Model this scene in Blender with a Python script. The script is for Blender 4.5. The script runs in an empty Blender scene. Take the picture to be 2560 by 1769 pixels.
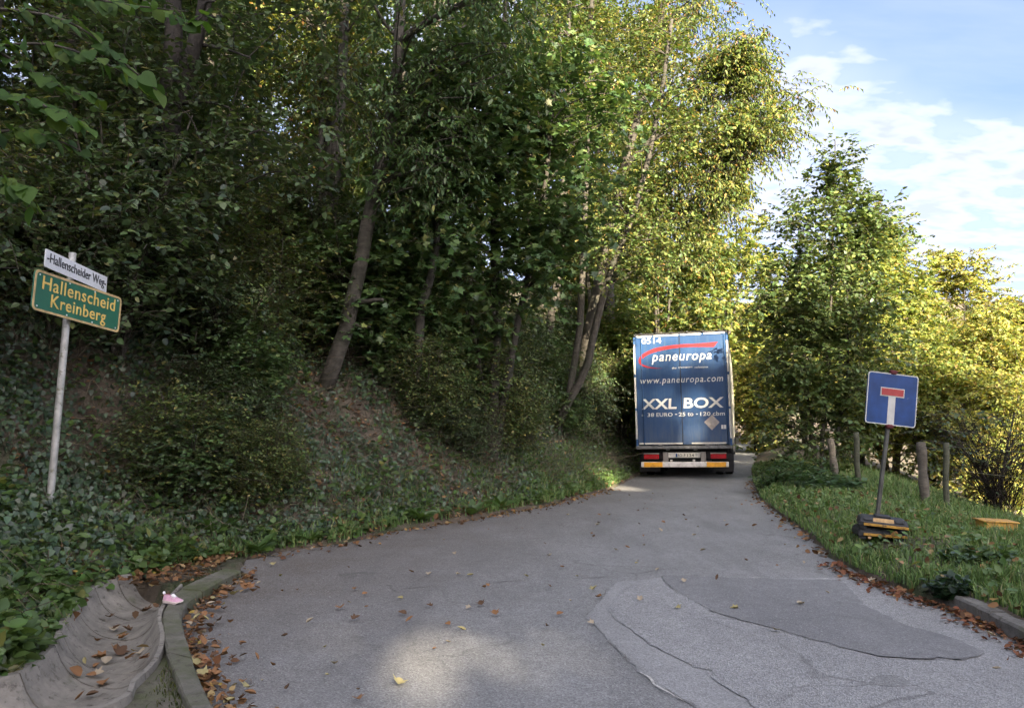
import bpy, math, random
import numpy as np
from mathutils import Vector, Matrix

random.seed(7)
rng = np.random.default_rng(7)
SC = bpy.context.scene
COL = SC.collection

# ------------------------------------------------------------------ camera, sky, sun, exposure
CAM_H = 1.6
F_PX, CX, CY, HORIZON = 1900.0, 1280.0, 884.5, 1038.0          # lens measured on the 2560 px wide photograph
PITCH = math.atan((HORIZON - CY) / F_PX)
cam_d = bpy.data.cameras.new('camera')
cam = bpy.data.objects.new('camera', cam_d)
COL.objects.link(cam)
cam.location = (0, 0, CAM_H)
cam.rotation_euler = (math.pi / 2 + PITCH, 0, 0)
cam_d.sensor_fit = 'HORIZONTAL'
cam_d.sensor_width = 36.0
cam_d.lens = 36.0 * F_PX / 2560.0
cam_d.clip_start = 0.05
cam_d.clip_end = 3000.0
SC.camera = cam

SUN_EL = math.radians(25.0)
SUN_AZ = math.radians(18.0)            # the sun stands behind the camera, this far to the right
S = Vector((math.sin(SUN_AZ) * math.cos(SUN_EL), -math.cos(SUN_AZ) * math.cos(SUN_EL), math.sin(SUN_EL)))
sun_d = bpy.data.lights.new('sun', 'SUN')
sun = bpy.data.objects.new('sun', sun_d)
COL.objects.link(sun)
sun.location = (0, 0, 60)
sun.rotation_euler = S.to_track_quat('Z', 'Y').to_euler()
sun_d.energy = 2.7
sun_d.angle = math.radians(0.4)
sun_d.color = (1.0, 0.87, 0.66)

SC.view_settings.view_transform = 'Standard'
SC.view_settings.look = 'None'
SC.view_settings.exposure = 3.45
SC.view_settings.gamma = 1.0
SC.view_settings.use_curve_mapping = False
SC.cycles.use_denoising = True
SC.cycles.max_bounces = 5
SC.cycles.diffuse_bounces = 4
SC.cycles.use_light_tree = False
SC.cycles.adaptive_threshold = 0.05
SC.cycles.glossy_bounces = 2
SC.cycles.transmission_bounces = 3
SC.cycles.transparent_max_bounces = 4
SC.cycles.caustics_reflective = False
SC.cycles.caustics_refractive = False
SC.cycles.sample_clamp_indirect = 6.0

world = bpy.data.worlds.new('World')
SC.world = world
world.use_nodes = True
world.cycles.sampling_method = 'MANUAL'
world.cycles.sample_map_resolution = 512
wn, wl = world.node_tree.nodes, world.node_tree.links
wn.clear()


def wnode(t, **kw):
    n = wn.new(t)
    for k, v in kw.items():
        if k == 'vals':
            for i, x in v.items():
                n.inputs[i].default_value = x
        else:
            setattr(n, k, v)
    return n


def wmath(op, a, b=None, c=None, clamp=False):
    n = wn.new('ShaderNodeMath')
    n.operation = op
    n.use_clamp = clamp
    for i, x in enumerate((a, b, c)):
        if x is None:
            continue
        if isinstance(x, (int, float)):
            n.inputs[i].default_value = x
        else:
            wl.new(x, n.inputs[i])
    return n.outputs[0]


sky_n = wnode('ShaderNodeTexSky', sky_type='NISHITA', sun_disc=False, sun_elevation=SUN_EL,
              sun_rotation=math.pi - SUN_AZ, altitude=200.0, air_density=0.30, dust_density=2.8, ozone_density=1.0)
tc = wnode('ShaderNodeTexCoord')
sep = wnode('ShaderNodeSeparateXYZ')
wl.new(tc.outputs['Generated'], sep.inputs[0])
zz = wmath('ADD', wmath('MAXIMUM', sep.outputs[2], 0.0), 0.25)
lift = wmath('MULTIPLY_ADD', sep.outputs[2], 0.65, 0.35)
skyv = wnode('ShaderNodeCombineXYZ')
wl.new(sep.outputs[0], skyv.inputs[0]); wl.new(sep.outputs[1], skyv.inputs[1]); wl.new(lift, skyv.inputs[2])
skyn = wnode('ShaderNodeVectorMath', operation='NORMALIZE')
wl.new(skyv.outputs[0], skyn.inputs[0]); wl.new(skyn.outputs[0], sky_n.inputs[0])
pu = wmath('DIVIDE', sep.outputs[0], zz)
pv = wmath('DIVIDE', sep.outputs[1], zz)
comb = wnode('ShaderNodeCombineXYZ')
wl.new(pu, comb.inputs[0]); wl.new(pv, comb.inputs[1])


def wnoise(scale, detail, rough, rot=0.0, sx=1.0, sy=1.0, dist=0.0):
    mp = wnode('ShaderNodeMapping')
    mp.inputs['Rotation'].default_value = (0, 0, rot)
    mp.inputs['Scale'].default_value = (sx, sy, 1)
    wl.new(comb.outputs[0], mp.inputs[0])
    n = wnode('ShaderNodeTexNoise', vals={'Scale': scale, 'Detail': detail, 'Roughness': rough, 'Distortion': dist})
    wl.new(mp.outputs[0], n.inputs['Vector'])
    return n.outputs[0]


# cloud deck whose edge runs across the sky: s > 0 lies under the deck
s_lin = wmath('SUBTRACT', wmath('ADD', wmath('MULTIPLY', pu, -0.295), wmath('MULTIPLY', pv, 0.955)), 0.95)
# beyond a clear lane, an unseen second deck added to brighten the ambient light
s_lin = wmath('MAXIMUM', s_lin, wmath('SUBTRACT', -0.42, s_lin))
edge = wnode('ShaderNodeMapRange', interpolation_type='SMOOTHSTEP', clamp=True, vals={'From Min': -0.05, 'From Max': 0.22, 'To Min': 0.0, 'To Max': 1.0})
wl.new(wmath('ADD', s_lin, wmath('MULTIPLY', wmath('SUBTRACT', wnoise(3.0, 3, 0.5), 0.5), 0.35)), edge.inputs['Value'])
rip = wnoise(12.0, 3, 0.5, rot=-0.35, sx=0.6, sy=1.1, dist=0.2)
fine = wnoise(26.0, 4, 0.6, rot=-0.3, sx=0.9, sy=1.2)
den = wmath('ADD', wmath('MULTIPLY', rip, 0.84), wmath('MULTIPLY', fine, 0.16))
thr = wmath('SUBTRACT', 0.66, wmath('MULTIPLY', edge.outputs[0], 0.365))
cl = wnode('ShaderNodeMapRange', interpolation_type='SMOOTHSTEP', clamp=True, vals={'From Min': 0.0, 'From Max': 0.30, 'To Min': 0.0, 'To Max': 0.92})
wl.new(wmath('SUBTRACT', den, thr), cl.inputs['Value'])
cir = wnode('ShaderNodeMapRange', clamp=True, vals={'From Min': 0.42, 'From Max': 0.8, 'To Min': 0.04, 'To Max': 0.22})
wl.new(wnoise(2.2, 5, 0.6, rot=0.5, sx=0.7, sy=2.6), cir.inputs['Value'])
veil = wmath('MULTIPLY', edge.outputs[0], 0.30)
mask = wmath('MAXIMUM', wmath('MAXIMUM', cl.outputs[0], cir.outputs[0]), veil)
cshade = wnode('ShaderNodeMapRange', clamp=True, vals={'From Min': 0.08, 'From Max': 0.34, 'To Min': 1.0, 'To Max': 0.1})
wl.new(wmath('SUBTRACT', den, thr), cshade.inputs['Value'])
ccol = wnode('ShaderNodeMix', data_type='RGBA')
ccol.inputs[6].default_value = (.5, 0.47, 0.43, 1)
ccol.inputs[7].default_value = (1.12, 1.02, .86, 1)
wl.new(cshade.outputs[0], ccol.inputs[0])
cadd = wnode('ShaderNodeMix', data_type='RGBA', blend_type='ADD')        # clouds scatter the sky light around them
cadd.inputs[0].default_value = 0.5
wl.new(ccol.outputs[2], cadd.inputs[6]); wl.new(sky_n.outputs[0], cadd.inputs[7])
mixc = wnode('ShaderNodeMix', data_type='RGBA')
wl.new(mask, mixc.inputs[0])
wl.new(sky_n.outputs[0], mixc.inputs[6])
wl.new(cadd.outputs[2], mixc.inputs[7])
bg = wnode('ShaderNodeBackground', vals={'Strength': 0.10})
wl.new(mixc.outputs[2], bg.inputs[0])
wo = wnode('ShaderNodeOutputWorld')
wl.new(bg.outputs[0], wo.inputs[0])


# ------------------------------------------------------------------ where things stand: bearings from the camera station + a distance
_cp, _sp = math.cos(PITCH), math.sin(PITCH)


def bearing(px, py):
    dx, dz = (px - CX) / F_PX, -(py - CY) / F_PX
    return np.array([dx, _cp - dz * _sp, _sp + dz * _cp])


def at(px, py, dist):
    r = bearing(px, py)
    return np.array([0, 0, CAM_H]) + r * (dist / r[1])


def gnd(px, py, z=0.0):
    r = bearing(px, py)
    return np.array([0, 0, CAM_H]) + r * ((z - CAM_H) / r[2])


# ------------------------------------------------------------------ object helpers
def tag(o, label=None, cat=None, group=None, kind=None):
    if label: o['label'] = label
    if cat: o['category'] = cat
    if group: o['group'] = group
    if kind: o['kind'] = kind
    return o


def empty(name, loc=(0, 0, 0), rot=(0, 0, 0)):
    o = bpy.data.objects.new(name, None)
    o.empty_display_size = 0.2
    o.location = loc
    o.rotation_euler = rot
    COL.objects.link(o)
    return o


def link(name, me, parent=None, loc=None, rot=None):
    o = bpy.data.objects.new(name, me)
    COL.objects.link(o)
    if parent is not None:
        o.parent = parent
    if loc is not None: o.location = loc
    if rot is not None: o.rotation_euler = rot
    return o




def place_words(x, y):
    px = CX + F_PX * x / max(y, .5)
    side = ('beyond the left edge' if px < 0 else 'behind the green place sign' if px < 330 else 'right of the ivy-clad tree' if px < 560 else 'left of the pale curved trunk' if px < 800 else 'by the pale curved trunk' if px < 980 else
            'below the central maple' if px < 1180 else 'right of the central maple' if px < 1370 else 'behind the twin-stemmed tree' if px < 1520 else 'left of the lorry' if px < 1640 else 'behind the lorry' if px < 1900 else 'right of the lorry')
    row = 'near the road' if y < 13 else 'in the second row' if y < 17.5 else 'in the third row' if y < 23 else 'far up the slope' if y < 31 else 'farthest back'
    return side + ', ' + row


def copy_tree(o, parent=None):
    c = o.copy()
    COL.objects.link(c)
    c.parent = parent
    for ch in list(o.children):
        copy_tree(ch, c)
    return c


class MB:
    """collects polygons (any size) for one mesh"""
    def __init__(self):
        self.v, self.f, self.s = [], [], []

    def add(self, vs, fs, smooth=False):
        o = len(self.v)
        self.v.extend([tuple(map(float, p)) for p in vs])
        self.f.extend([tuple(i + o for i in f) for f in fs])
        self.s.extend([smooth] * len(fs))
        return self

    def box(self, c, size, rot=None, bevel=0.0):
        hx, hy, hz = size[0] / 2, size[1] / 2, size[2] / 2
        if bevel <= 0:
            vs = [(sx * hx, sy * hy, sz * hz) for sz in (-1, 1) for sy in (-1, 1) for sx in (-1, 1)]
            fs = [(0, 2, 3, 1), (4, 5, 7, 6), (0, 1, 5, 4), (2, 6, 7, 3), (0, 4, 6, 2), (1, 3, 7, 5)]
        else:
            b = min(bevel, hx * .9, hy * .9, hz * .9)
            vs, idx = [], {}
            for sx in (-1, 1):
                for sy in (-1, 1):
                    for sz in (-1, 1):
                        for ax in range(3):
                            p = [sx * (hx - b), sy * (hy - b), sz * (hz - b)]
                            p[ax] = (sx * hx, sy * hy, sz * hz)[ax]
                            idx[(sx, sy, sz, ax)] = len(vs)
                            vs.append(p)
            I = idx
            fs = []
            for s_ in (-1, 1):
                q = [I[(s_, a, b_, 0)] for a, b_ in ((-1, -1), (1, -1), (1, 1), (-1, 1))]
                fs.append(tuple(q if s_ > 0 else q[::-1]))
                q = [I[(a, s_, b_, 1)] for a, b_ in ((-1, -1), (1, -1), (1, 1), (-1, 1))]
                fs.append(tuple(q[::-1] if s_ > 0 else q))
                q = [I[(a, b_, s_, 2)] for a, b_ in ((-1, -1), (1, -1), (1, 1), (-1, 1))]
                fs.append(tuple(q if s_ > 0 else q[::-1]))
            for a in (-1, 1):
                for c_ in (-1, 1):
                    fs.append((I[(a, c_, -1, 0)], I[(a, c_, 1, 0)], I[(a, c_, 1, 1)], I[(a, c_, -1, 1)]))
                    fs.append((I[(a, -1, c_, 0)], I[(a, 1, c_, 0)], I[(a, 1, c_, 2)], I[(a, -1, c_, 2)]))
                    fs.append((I[(-1, a, c_, 1)], I[(1, a, c_, 1)], I[(1, a, c_, 2)], I[(-1, a, c_, 2)]))
                    for d_ in (-1, 1):
                        fs.append((I[(a, c_, d_, 0)], I[(a, c_, d_, 1)], I[(a, c_, d_, 2)]))
        M = rot if rot is not None else Matrix.Identity(3)
        self.add([M @ Vector(p) + Vector(c) for p in vs], fs)
        return self

    def tube(self, pts, rads, sides=8, cap=True, smooth=True, wob=0.0):
        pts = np.asarray(pts, float)
        n = len(pts)
        rads = np.broadcast_to(np.asarray(rads, float), (n,))
        tang = np.gradient(pts, axis=0)
        tang /= np.linalg.norm(tang, axis=1)[:, None] + 1e-9
        ref = np.array([0.0, 0, 1.0]) if abs(tang[0][2]) < .9 else np.array([1.0, 0, 0])
        u = np.cross(tang[0], ref); u /= np.linalg.norm(u)
        vs = []
        for i in range(n):
            u = u - tang[i] * (u @ tang[i]); u /= np.linalg.norm(u) + 1e-9
            w = np.cross(tang[i], u)
            for k in range(sides):
                a = 2 * math.pi * k / sides
                r = rads[i] * (1 + (wob * math.sin(k * 2.3 + i * .7) if wob else 0))
                vs.append(pts[i] + (u * math.cos(a) + w * math.sin(a)) * r)
        fs = []
        for i in range(n - 1):
            for k in range(sides):
                a, b = i * sides + k, i * sides + (k + 1) % sides
                fs.append((a, b, b + sides, a + sides))
        if cap:
            fs.append(tuple(range(sides - 1, -1, -1)))
            fs.append(tuple(range((n - 1) * sides, n * sides)))
        self.add(vs, fs, smooth)
        return self

    def lathe(self, prof, c, axis='X', seg=24):
        """prof: (along axis, radius)"""
        vs, fs = [], []
        n = len(prof)
        for k in range(seg):
            a = 2 * math.pi * k / seg
            for (h, r) in prof:
                if axis == 'X': vs.append((c[0] + h, c[1] + r * math.cos(a), c[2] + r * math.sin(a)))
                elif axis == 'Y': vs.append((c[0] + r * math.cos(a), c[1] + h, c[2] + r * math.sin(a)))
                else: vs.append((c[0] + r * math.cos(a), c[1] + r * math.sin(a), c[2] + h))
        for k in range(seg):
            k2 = (k + 1) % seg
            for i in range(n - 1):
                fs.append((k * n + i, k * n + i + 1, k2 * n + i + 1, k2 * n + i))
        self.add(vs, fs, True)
        return self

    def mesh(self, name, mat):
        me = bpy.data.meshes.new(name)
        me.from_pydata(self.v, [], self.f)
        me.polygons.foreach_set('use_smooth', self.s)
        me.update()
        if mat: me.materials.append(mat)
        return me

    def build(self, name, mat, parent=None, loc=None, rot=None):
        return link(name, self.mesh(name, mat), parent, loc, rot)


def tri_mesh(name, V, F, mat, tint=None, smooth=False):
    """fast triangle mesh from arrays, with an optional per-vertex colour"""
    me = bpy.data.meshes.new(name)
    V = np.ascontiguousarray(V, np.float32); F = np.ascontiguousarray(F, np.int32)
    me.vertices.add(len(V)); me.vertices.foreach_set('co', V.ravel())
    me.loops.add(F.size); me.loops.foreach_set('vertex_index', F.ravel())
    me.polygons.add(len(F))
    me.polygons.foreach_set('loop_start', np.arange(0, F.size, 3, dtype=np.int32))
    me.polygons.foreach_set('loop_total', np.full(len(F), 3, np.int32))
    if smooth: me.polygons.foreach_set('use_smooth', np.ones(len(F), bool))
    if tint is not None:
        at_ = me.attributes.new('tint', 'FLOAT_COLOR', 'POINT')
        c = np.ones((len(V), 4), np.float32); c[:, :3] = tint
        at_.data.foreach_set('color', c.ravel())
    me.update(calc_edges=True)
    me.materials.append(mat)
    return me


class Soup:
    def __init__(self): self.V, self.F, self.C, self.n = [], [], [], 0

    def add(self, V, F, C):
        if len(V) == 0: return
        self.V.append(V); self.F.append(F + self.n); self.C.append(C); self.n += len(V)

    def mesh(self, name, mat): return tri_mesh(name, np.concatenate(self.V), np.concatenate(self.F), mat, np.concatenate(self.C))


def norm(a): return a / (np.linalg.norm(a, axis=-1, keepdims=True) + 1e-9)


# leaf outlines: base at the origin, tip at +Y, upper face +Z
def _fan(right, c, fold=.1, curl=.12):
    V = [(0, 0, 0)] + [(x, y, abs(x) * fold * 2 - curl * y * y) for x, y in right] + [(0, 1, -curl)]
    V += [(-x, y, abs(x) * fold * 2 - curl * y * y) for x, y in reversed(right)]
    n = len(V)
    V.append((0, c, -curl * c * c - .03))
    F = [(n, i, (i + 1) % n) for i in range(n)]
    return np.array(V, float), np.array(F, np.int64)


def _quad(w=.3, y=.45, fold=.12, curl=.1):
    V = [(0, 0, 0), (w, y, fold), (0, 1, -curl), (-w, y, fold)]
    return np.array(V, float), np.array([(0, 1, 2), (0, 2, 3)], np.int64)


T_OVATE = _fan([(.24, .08), (.37, .3), (.33, .58), (.17, .82)], .45)
T_ROUND = _fan([(.3, .02), (.46, .25), (.42, .55), (.2, .84)], .4, .06, .15)
T_LONG = _fan([(.12, .1), (.2, .38), (.16, .7)], .45, .12, .2)
T_MAPLE = _fan([(.22, .0), (.5, .02), (.34, .24), (.62, .52), (.27, .56), (.2, .78)], .3, .06, .1)
T_IVY = _fan([(.4, .02), (.3, .34), (.46, .5), (.18, .6)], .35, .08, .08)
T_QUAD = _quad()
T_IVY2 = _fan([(.42, .1), (.3, .55)], .4, .06, .06)
T_QLONG = _quad(.2, .5, .1, .18)
T_LIME = _fan([(.14, -.06), (.3, -.02), (.42, .1), (.49, .26), (.47, .42), (.39, .58), (.27, .74), (.12, .9)], .35, .07, .16)
T_MAPLE_LO = _fan([(.5, .03), (.3, .28), (.6, .52), (.22, .62)], .3, .06, .1)
T_HEX = _fan([(.34, .25), (.3, .65)], .45)


def leaves(soup, tpl, pos, fwd, nrm, size, col):
    V0, F0 = tpl
    n = len(pos)
    if n == 0: return
    fwd = norm(fwd); side = norm(np.cross(fwd, nrm)); up = np.cross(side, fwd)
    size = np.asarray(size).reshape(-1, 1, 1)
    V = pos[:, None, :] + size * (V0[None, :, 0:1] * side[:, None, :] + V0[None, :, 1:2] * fwd[:, None, :] + V0[None, :, 2:3] * up[:, None, :])
    k = len(V0)
    F = (F0[None] + (np.arange(n) * k)[:, None, None]).reshape(-1, 3)
    soup.add(V.reshape(-1, 3), F, np.repeat(col, k, axis=0))


def sticks(soup, A, B, ra, rb, col, mid=None):
    """thin three-sided twigs from A to B, through mid if given"""
    n = len(A)
    if n == 0: return
    d = norm(B - A)
    ref = np.where(np.abs(d[:, 2:3]) < .9, np.array([[0, 0, 1.0]]), np.array([[1.0, 0, 0]]))
    u = norm(np.cross(d, ref)); w = np.cross(d, u)
    rings = [(A, ra), (B, rb)] if mid is None else [(A, ra), (mid, (np.asarray(ra) + np.asarray(rb)) / 2), (B, rb)]
    V = []
    for P, r in rings:
        r = np.broadcast_to(np.asarray(r, float), (n,))[:, None]
        for k in range(3):
            a = 2 * math.pi * k / 3
            V.append(P + (u * math.cos(a) + w * math.sin(a)) * r)
    V = np.stack(V, 1)
    F = []
    for i in range(len(rings) - 1):
        for k in range(3):
            a, b = i * 3 + k, i * 3 + (k + 1) % 3
            F += [(a, b, b + 3), (a, b + 3, a + 3)]
    F = np.array(F)
    k = V.shape[1]
    soup.add(V.reshape(-1, 3), (F[None] + (np.arange(n) * k)[:, None, None]).reshape(-1, 3), np.broadcast_to(np.asarray(col, float), (n * k, 3)))


def palette(n, cols, w, jit=.25):
    c = np.array(cols, float)[rng.choice(len(cols), n, p=np.array(w) / sum(w))]
    c = c * (1 + (rng.random((n, 1)) - .5) * 2 * jit) * (1 + (rng.random((n, 3)) - .5) * .16)
    return np.clip(c, 0, 1)


# ------------------------------------------------------------------ materials
def mat_new(name):
    m = bpy.data.materials.new(name)
    m.use_nodes = True
    nt = m.node_tree
    b = nt.nodes['Principled BSDF']
    return m, nt.nodes, nt.links, b


def mnode(nt, t, vals=None, **kw):
    n = nt.new(t)
    for k, v in kw.items(): setattr(n, k, v)
    for i, x in (vals or {}).items(): n.inputs[i].default_value = x
    return n


def noise_fac(nodes, links, scale, detail=4, rough=.55, lo=.35, hi=.65, stretch=None, coord='Object'):
    tcn = nodes.new('ShaderNodeTexCoord')
    src = tcn.outputs[coord]
    if stretch:
        mp = nodes.new('ShaderNodeMapping'); mp.inputs['Scale'].default_value = stretch
        links.new(src, mp.inputs[0]); src = mp.outputs[0]
    n = mnode(nodes, 'ShaderNodeTexNoise', {'Scale': scale, 'Detail': detail, 'Roughness': rough})
    links.new(src, n.inputs['Vector'])
    m = mnode(nodes, 'ShaderNodeMapRange', {'From Min': lo, 'From Max': hi})
    links.new(n.outputs[0], m.inputs['Value'])
    return m.outputs[0]


def mixcol(nodes, links, fac, a, b, blend='MIX'):
    m = mnode(nodes, 'ShaderNodeMix', data_type='RGBA', blend_type=blend)
    for i, x in ((0, fac), (6, a), (7, b)):
        if isinstance(x, (tuple, list)): m.inputs[i].default_value = (*x, 1) if len(x) == 3 else x
        elif isinstance(x, (int, float)): m.inputs[i].default_value = x
        else: links.new(x, m.inputs[i])
    return m.outputs[2]


def bump(nodes, links, b, h, strength=.3, dist=.02):
    n = mnode(nodes, 'ShaderNodeBump', {'Strength': strength, 'Distance': dist})
    links.new(h, n.inputs['Height'])
    links.new(n.outputs[0], b.inputs['Normal'])


def leaf_mat(name, trans=.35, rough=.45, spec=.4):
    m, N, L, b = mat_new(name)
    a = mnode(N, 'ShaderNodeAttribute', attribute_name='tint')
    L.new(a.outputs['Color'], b.inputs['Base Color'])
    b.inputs['Roughness'].default_value = rough
    b.inputs['Specular IOR Level'].default_value = spec
    tr = mnode(N, 'ShaderNodeBsdfTranslucent')
    g = mixcol(N, L, 1.0, a.outputs['Color'], (1.25, 1.2, .6), 'MULTIPLY')
    L.new(g, tr.inputs[0])
    mx = mnode(N, 'ShaderNodeMixShader', {0: trans})
    L.new(b.outputs[0], mx.inputs[1]); L.new(tr.outputs[0], mx.inputs[2])
    L.new(mx.outputs[0], N['Material Output'].inputs[0])
    return m


def plain(name, col, rough=.6, metal=0.0, var=.12, scale=6.0, bmp=0.0, spec=.5, dirt=None, dirt_lo=.5, dirt_hi=.75):
    m, N, L, b = mat_new(name)
    f = noise_fac(N, L, scale, 5, .6)
    lo = tuple(c * (1 - var) for c in col); hi = tuple(min(1, c * (1 + var)) for c in col)
    c = mixcol(N, L, f, lo, hi)
    if dirt:
        d = noise_fac(N, L, scale * 1.7, 6, .65, dirt_lo, dirt_hi)
        c = mixcol(N, L, d, c, dirt)
    L.new(c, b.inputs['Base Color'])
    b.inputs['Roughness'].default_value = rough
    b.inputs['Metallic'].default_value = metal
    b.inputs['Specular IOR Level'].default_value = spec
    if bmp:
        bump(N, L, b, noise_fac(N, L, scale * 9, 4, .6, 0, 1), bmp, .01)
    return m


def bark_mat(name, dark, light, moss=None, band=9.0):
    m, N, L, b = mat_new(name)
    f = noise_fac(N, L, band, 6, .65, .35, .68, stretch=(1, 1, 2.6))
    c = mixcol(N, L, f, dark, light)
    g = noise_fac(N, L, 1.6, 4, .6, .5, .72)
    c = mixcol(N, L, g, c, moss or tuple(x * .6 for x in dark))
    L.new(c, b.inputs['Base Color'])
    b.inputs['Roughness'].default_value = .85
    bump(N, L, b, noise_fac(N, L, band * 2, 6, .7, 0, 1, stretch=(1, 1, 3)), .5, .03)
    return m


M = {}
M['leaf'] = leaf_mat('leaf_soft', .33, .4, .5)
M['leaf_gloss'] = leaf_mat('leaf_glossy', .22, .36, .5)
M['leaf_sun'] = leaf_mat('leaf_autumn', .45, .5, .3)
M['leaf_lime'] = leaf_mat('lime_leaf_surface', .5, .55, .3)
M['grass'] = leaf_mat('grass_blade', .3, .5, .35)
M['dry'] = leaf_mat('dry_leaf', .12, .75, .2)
M['twig'] = leaf_mat('twig_wood', 0.0, .8, .2)
M['bark_dark'] = bark_mat('bark_dark', (.03, .024, .018), (.085, .07, .052), (.03, .036, .016))
M['bark_black'] = bark_mat('bark_black', (.014, .011, .009), (.045, .037, .03), (.016, .02, .01))
M['bark_pale'] = bark_mat('bark_pale', (.036, .03, .023), (.115, .1, .08), (.03, .032, .018), 7)
M['bark_grey'] = bark_mat('bark_grey', (.032, .027, .021), (.085, .074, .058), (.026, .03, .017), 8)
M['post_wood'] = bark_mat('weathered_post_wood', (.065, .055, .042), (.16, .138, .108), (.06, .066, .034), 5)
M['post_green'] = bark_mat('treated_post_wood', (.05, .052, .032), (.11, .11, .07), (.05, .06, .025), 5)


def ground_mat():
    m, N, L, b = mat_new('forest_soil')
    f = noise_fac(N, L, 3.0, 7, .65, .35, .65)
    c = mixcol(N, L, f, (.055, .042, .03), (.14, .11, .078))
    f2 = noise_fac(N, L, .9, 5, .6, .5, .62)
    c = mixcol(N, L, f2, c, (.045, .06, .022))
    f3 = noise_fac(N, L, 40, 3, .6, .55, .7)
    c = mixcol(N, L, f3, c, (.13, .095, .06))
    L.new(c, b.inputs['Base Color'])
    b.inputs['Roughness'].default_value = .95
    bump(N, L, b, noise_fac(N, L, 25, 6, .7, 0, 1), .7, .06)
    return m


def asphalt_mat(name, dark, light, grain, bump_s, brown=None, coarse=110.0, speck=.35):
    m, N, L, b = mat_new(name)
    f = noise_fac(N, L, 1.1, 6, .62, .33, .68, stretch=(1, .55, 1))
    c = mixcol(N, L, f, dark, light)
    g = noise_fac(N, L, 9, 5, .7, .3, .7)
    c = mixcol(N, L, mixcol(N, L, g, (0, 0, 0), (.5, .5, .5)), c, tuple(x * .72 for x in dark))
    if brown:
        tcn = N.new('ShaderNodeTexCoord'); sp = N.new('ShaderNodeSeparateXYZ')
        L.new(tcn.outputs['Object'], sp.inputs[0])
        # tannin and soil washed off the bank, thickest near the gutter
        ad = mnode(N, 'ShaderNodeMath', {1: .32}, operation='MULTIPLY'); L.new(sp.outputs[1], ad.inputs[0])
        sb = mnode(N, 'ShaderNodeMath', operation='SUBTRACT'); L.new(sp.outputs[0], sb.inputs[0]); L.new(ad.outputs[0], sb.inputs[1])
        mr_ = mnode(N, 'ShaderNodeMapRange', {'From Min': -4.6, 'From Max': -1.6, 'To Min': .85, 'To Max': .0}); L.new(sb.outputs[0], mr_.inputs['Value'])
        nb = noise_fac(N, L, 1.6, 5, .65, .3, .7)
        mu = mnode(N, 'ShaderNodeMath', operation='MULTIPLY'); L.new(mr_.outputs[0], mu.inputs[0]); L.new(nb, mu.inputs[1])
        ma = mnode(N, 'ShaderNodeMath', {1: .45}, operation='MULTIPLY_ADD'); L.new(mu.outputs[0], ma.inputs[0])
        m2 = mnode(N, 'ShaderNodeMath', {1: .5}, operation='MULTIPLY'); L.new(mr_.outputs[0], m2.inputs[0]); L.new(m2.outputs[0], ma.inputs[2])
        c = mixcol(N, L, ma.outputs[0], c, brown)
    vo = mnode(N, 'ShaderNodeTexVoronoi', {'Scale': coarse, 'Randomness': 1.0})
    tcn = N.new('ShaderNodeTexCoord'); L.new(tcn.outputs['Object'], vo.inputs['Vector'])
    sepc = mnode(N, 'ShaderNodeSeparateColor'); L.new(vo.outputs['Color'], sepc.inputs[0])
    mp = mnode(N, 'ShaderNodeMapRange', {'From Min': 0, 'From Max': 1, 'To Min': 1 - grain, 'To Max': 1 + grain}); L.new(sepc.outputs[0], mp.inputs['Value'])
    c = mixcol(N, L, 1.0, c, mp.outputs[0], 'MULTIPLY')
    sk = mnode(N, 'ShaderNodeMapRange', {'From Min': .93, 'From Max': .97, 'To Max': speck}); L.new(sepc.outputs[1], sk.inputs['Value'])
    c = mixcol(N, L, sk.outputs[0], c, (.46, .46, .45))
    wv = mnode(N, 'ShaderNodeTexNoise', {'Scale': 1.5, 'Detail': 4.0}); L.new(tcn.outputs['Object'], wv.inputs['Vector'])
    ds = mnode(N, 'ShaderNodeVectorMath', operation='MULTIPLY_ADD'); L.new(wv.outputs['Color'], ds.inputs[0]); ds.inputs[1].default_value = (.9, .9, 0); L.new(tcn.outputs['Object'], ds.inputs[2])
    ck = mnode(N, 'ShaderNodeTexVoronoi', {'Scale': .55}, feature='DISTANCE_TO_EDGE'); L.new(ds.outputs[0], ck.inputs['Vector'])
    cm = mnode(N, 'ShaderNodeMapRange', {'From Min': .002, 'From Max': .009, 'To Min': .4, 'To Max': 0.0}); L.new(ck.outputs['Distance'], cm.inputs['Value'])
    cg = mnode(N, 'ShaderNodeMath', operation='MULTIPLY'); L.new(cm.outputs[0], cg.inputs[0]); L.new(noise_fac(N, L, .7, 3, .5, .5, .62), cg.inputs[1])
    c = mixcol(N, L, cg.outputs[0], c, (.05, .047, .043))
    tk = noise_fac(N, L, 1.3, 4, .55, .5, .8, stretch=(2.2, .22, 1))
    c = mixcol(N, L, mixcol(N, L, tk, (0, 0, 0), (.4, .4, .4)), c, tuple(x * .62 for x in dark))
    L.new(c, b.inputs['Base Color'])
    b.inputs['Roughness'].default_value = .82
    b.inputs['Specular IOR Level'].default_value = .35
    hb = mnode(N, 'ShaderNodeMath', operation='ADD'); L.new(vo.outputs['Distance'], hb.inputs[0]); L.new(noise_fac(N, L, 30, 5, .7, 0, 1), hb.inputs[1])
    bump(N, L, b, hb.outputs[0], bump_s, .012)
    return m


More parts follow.
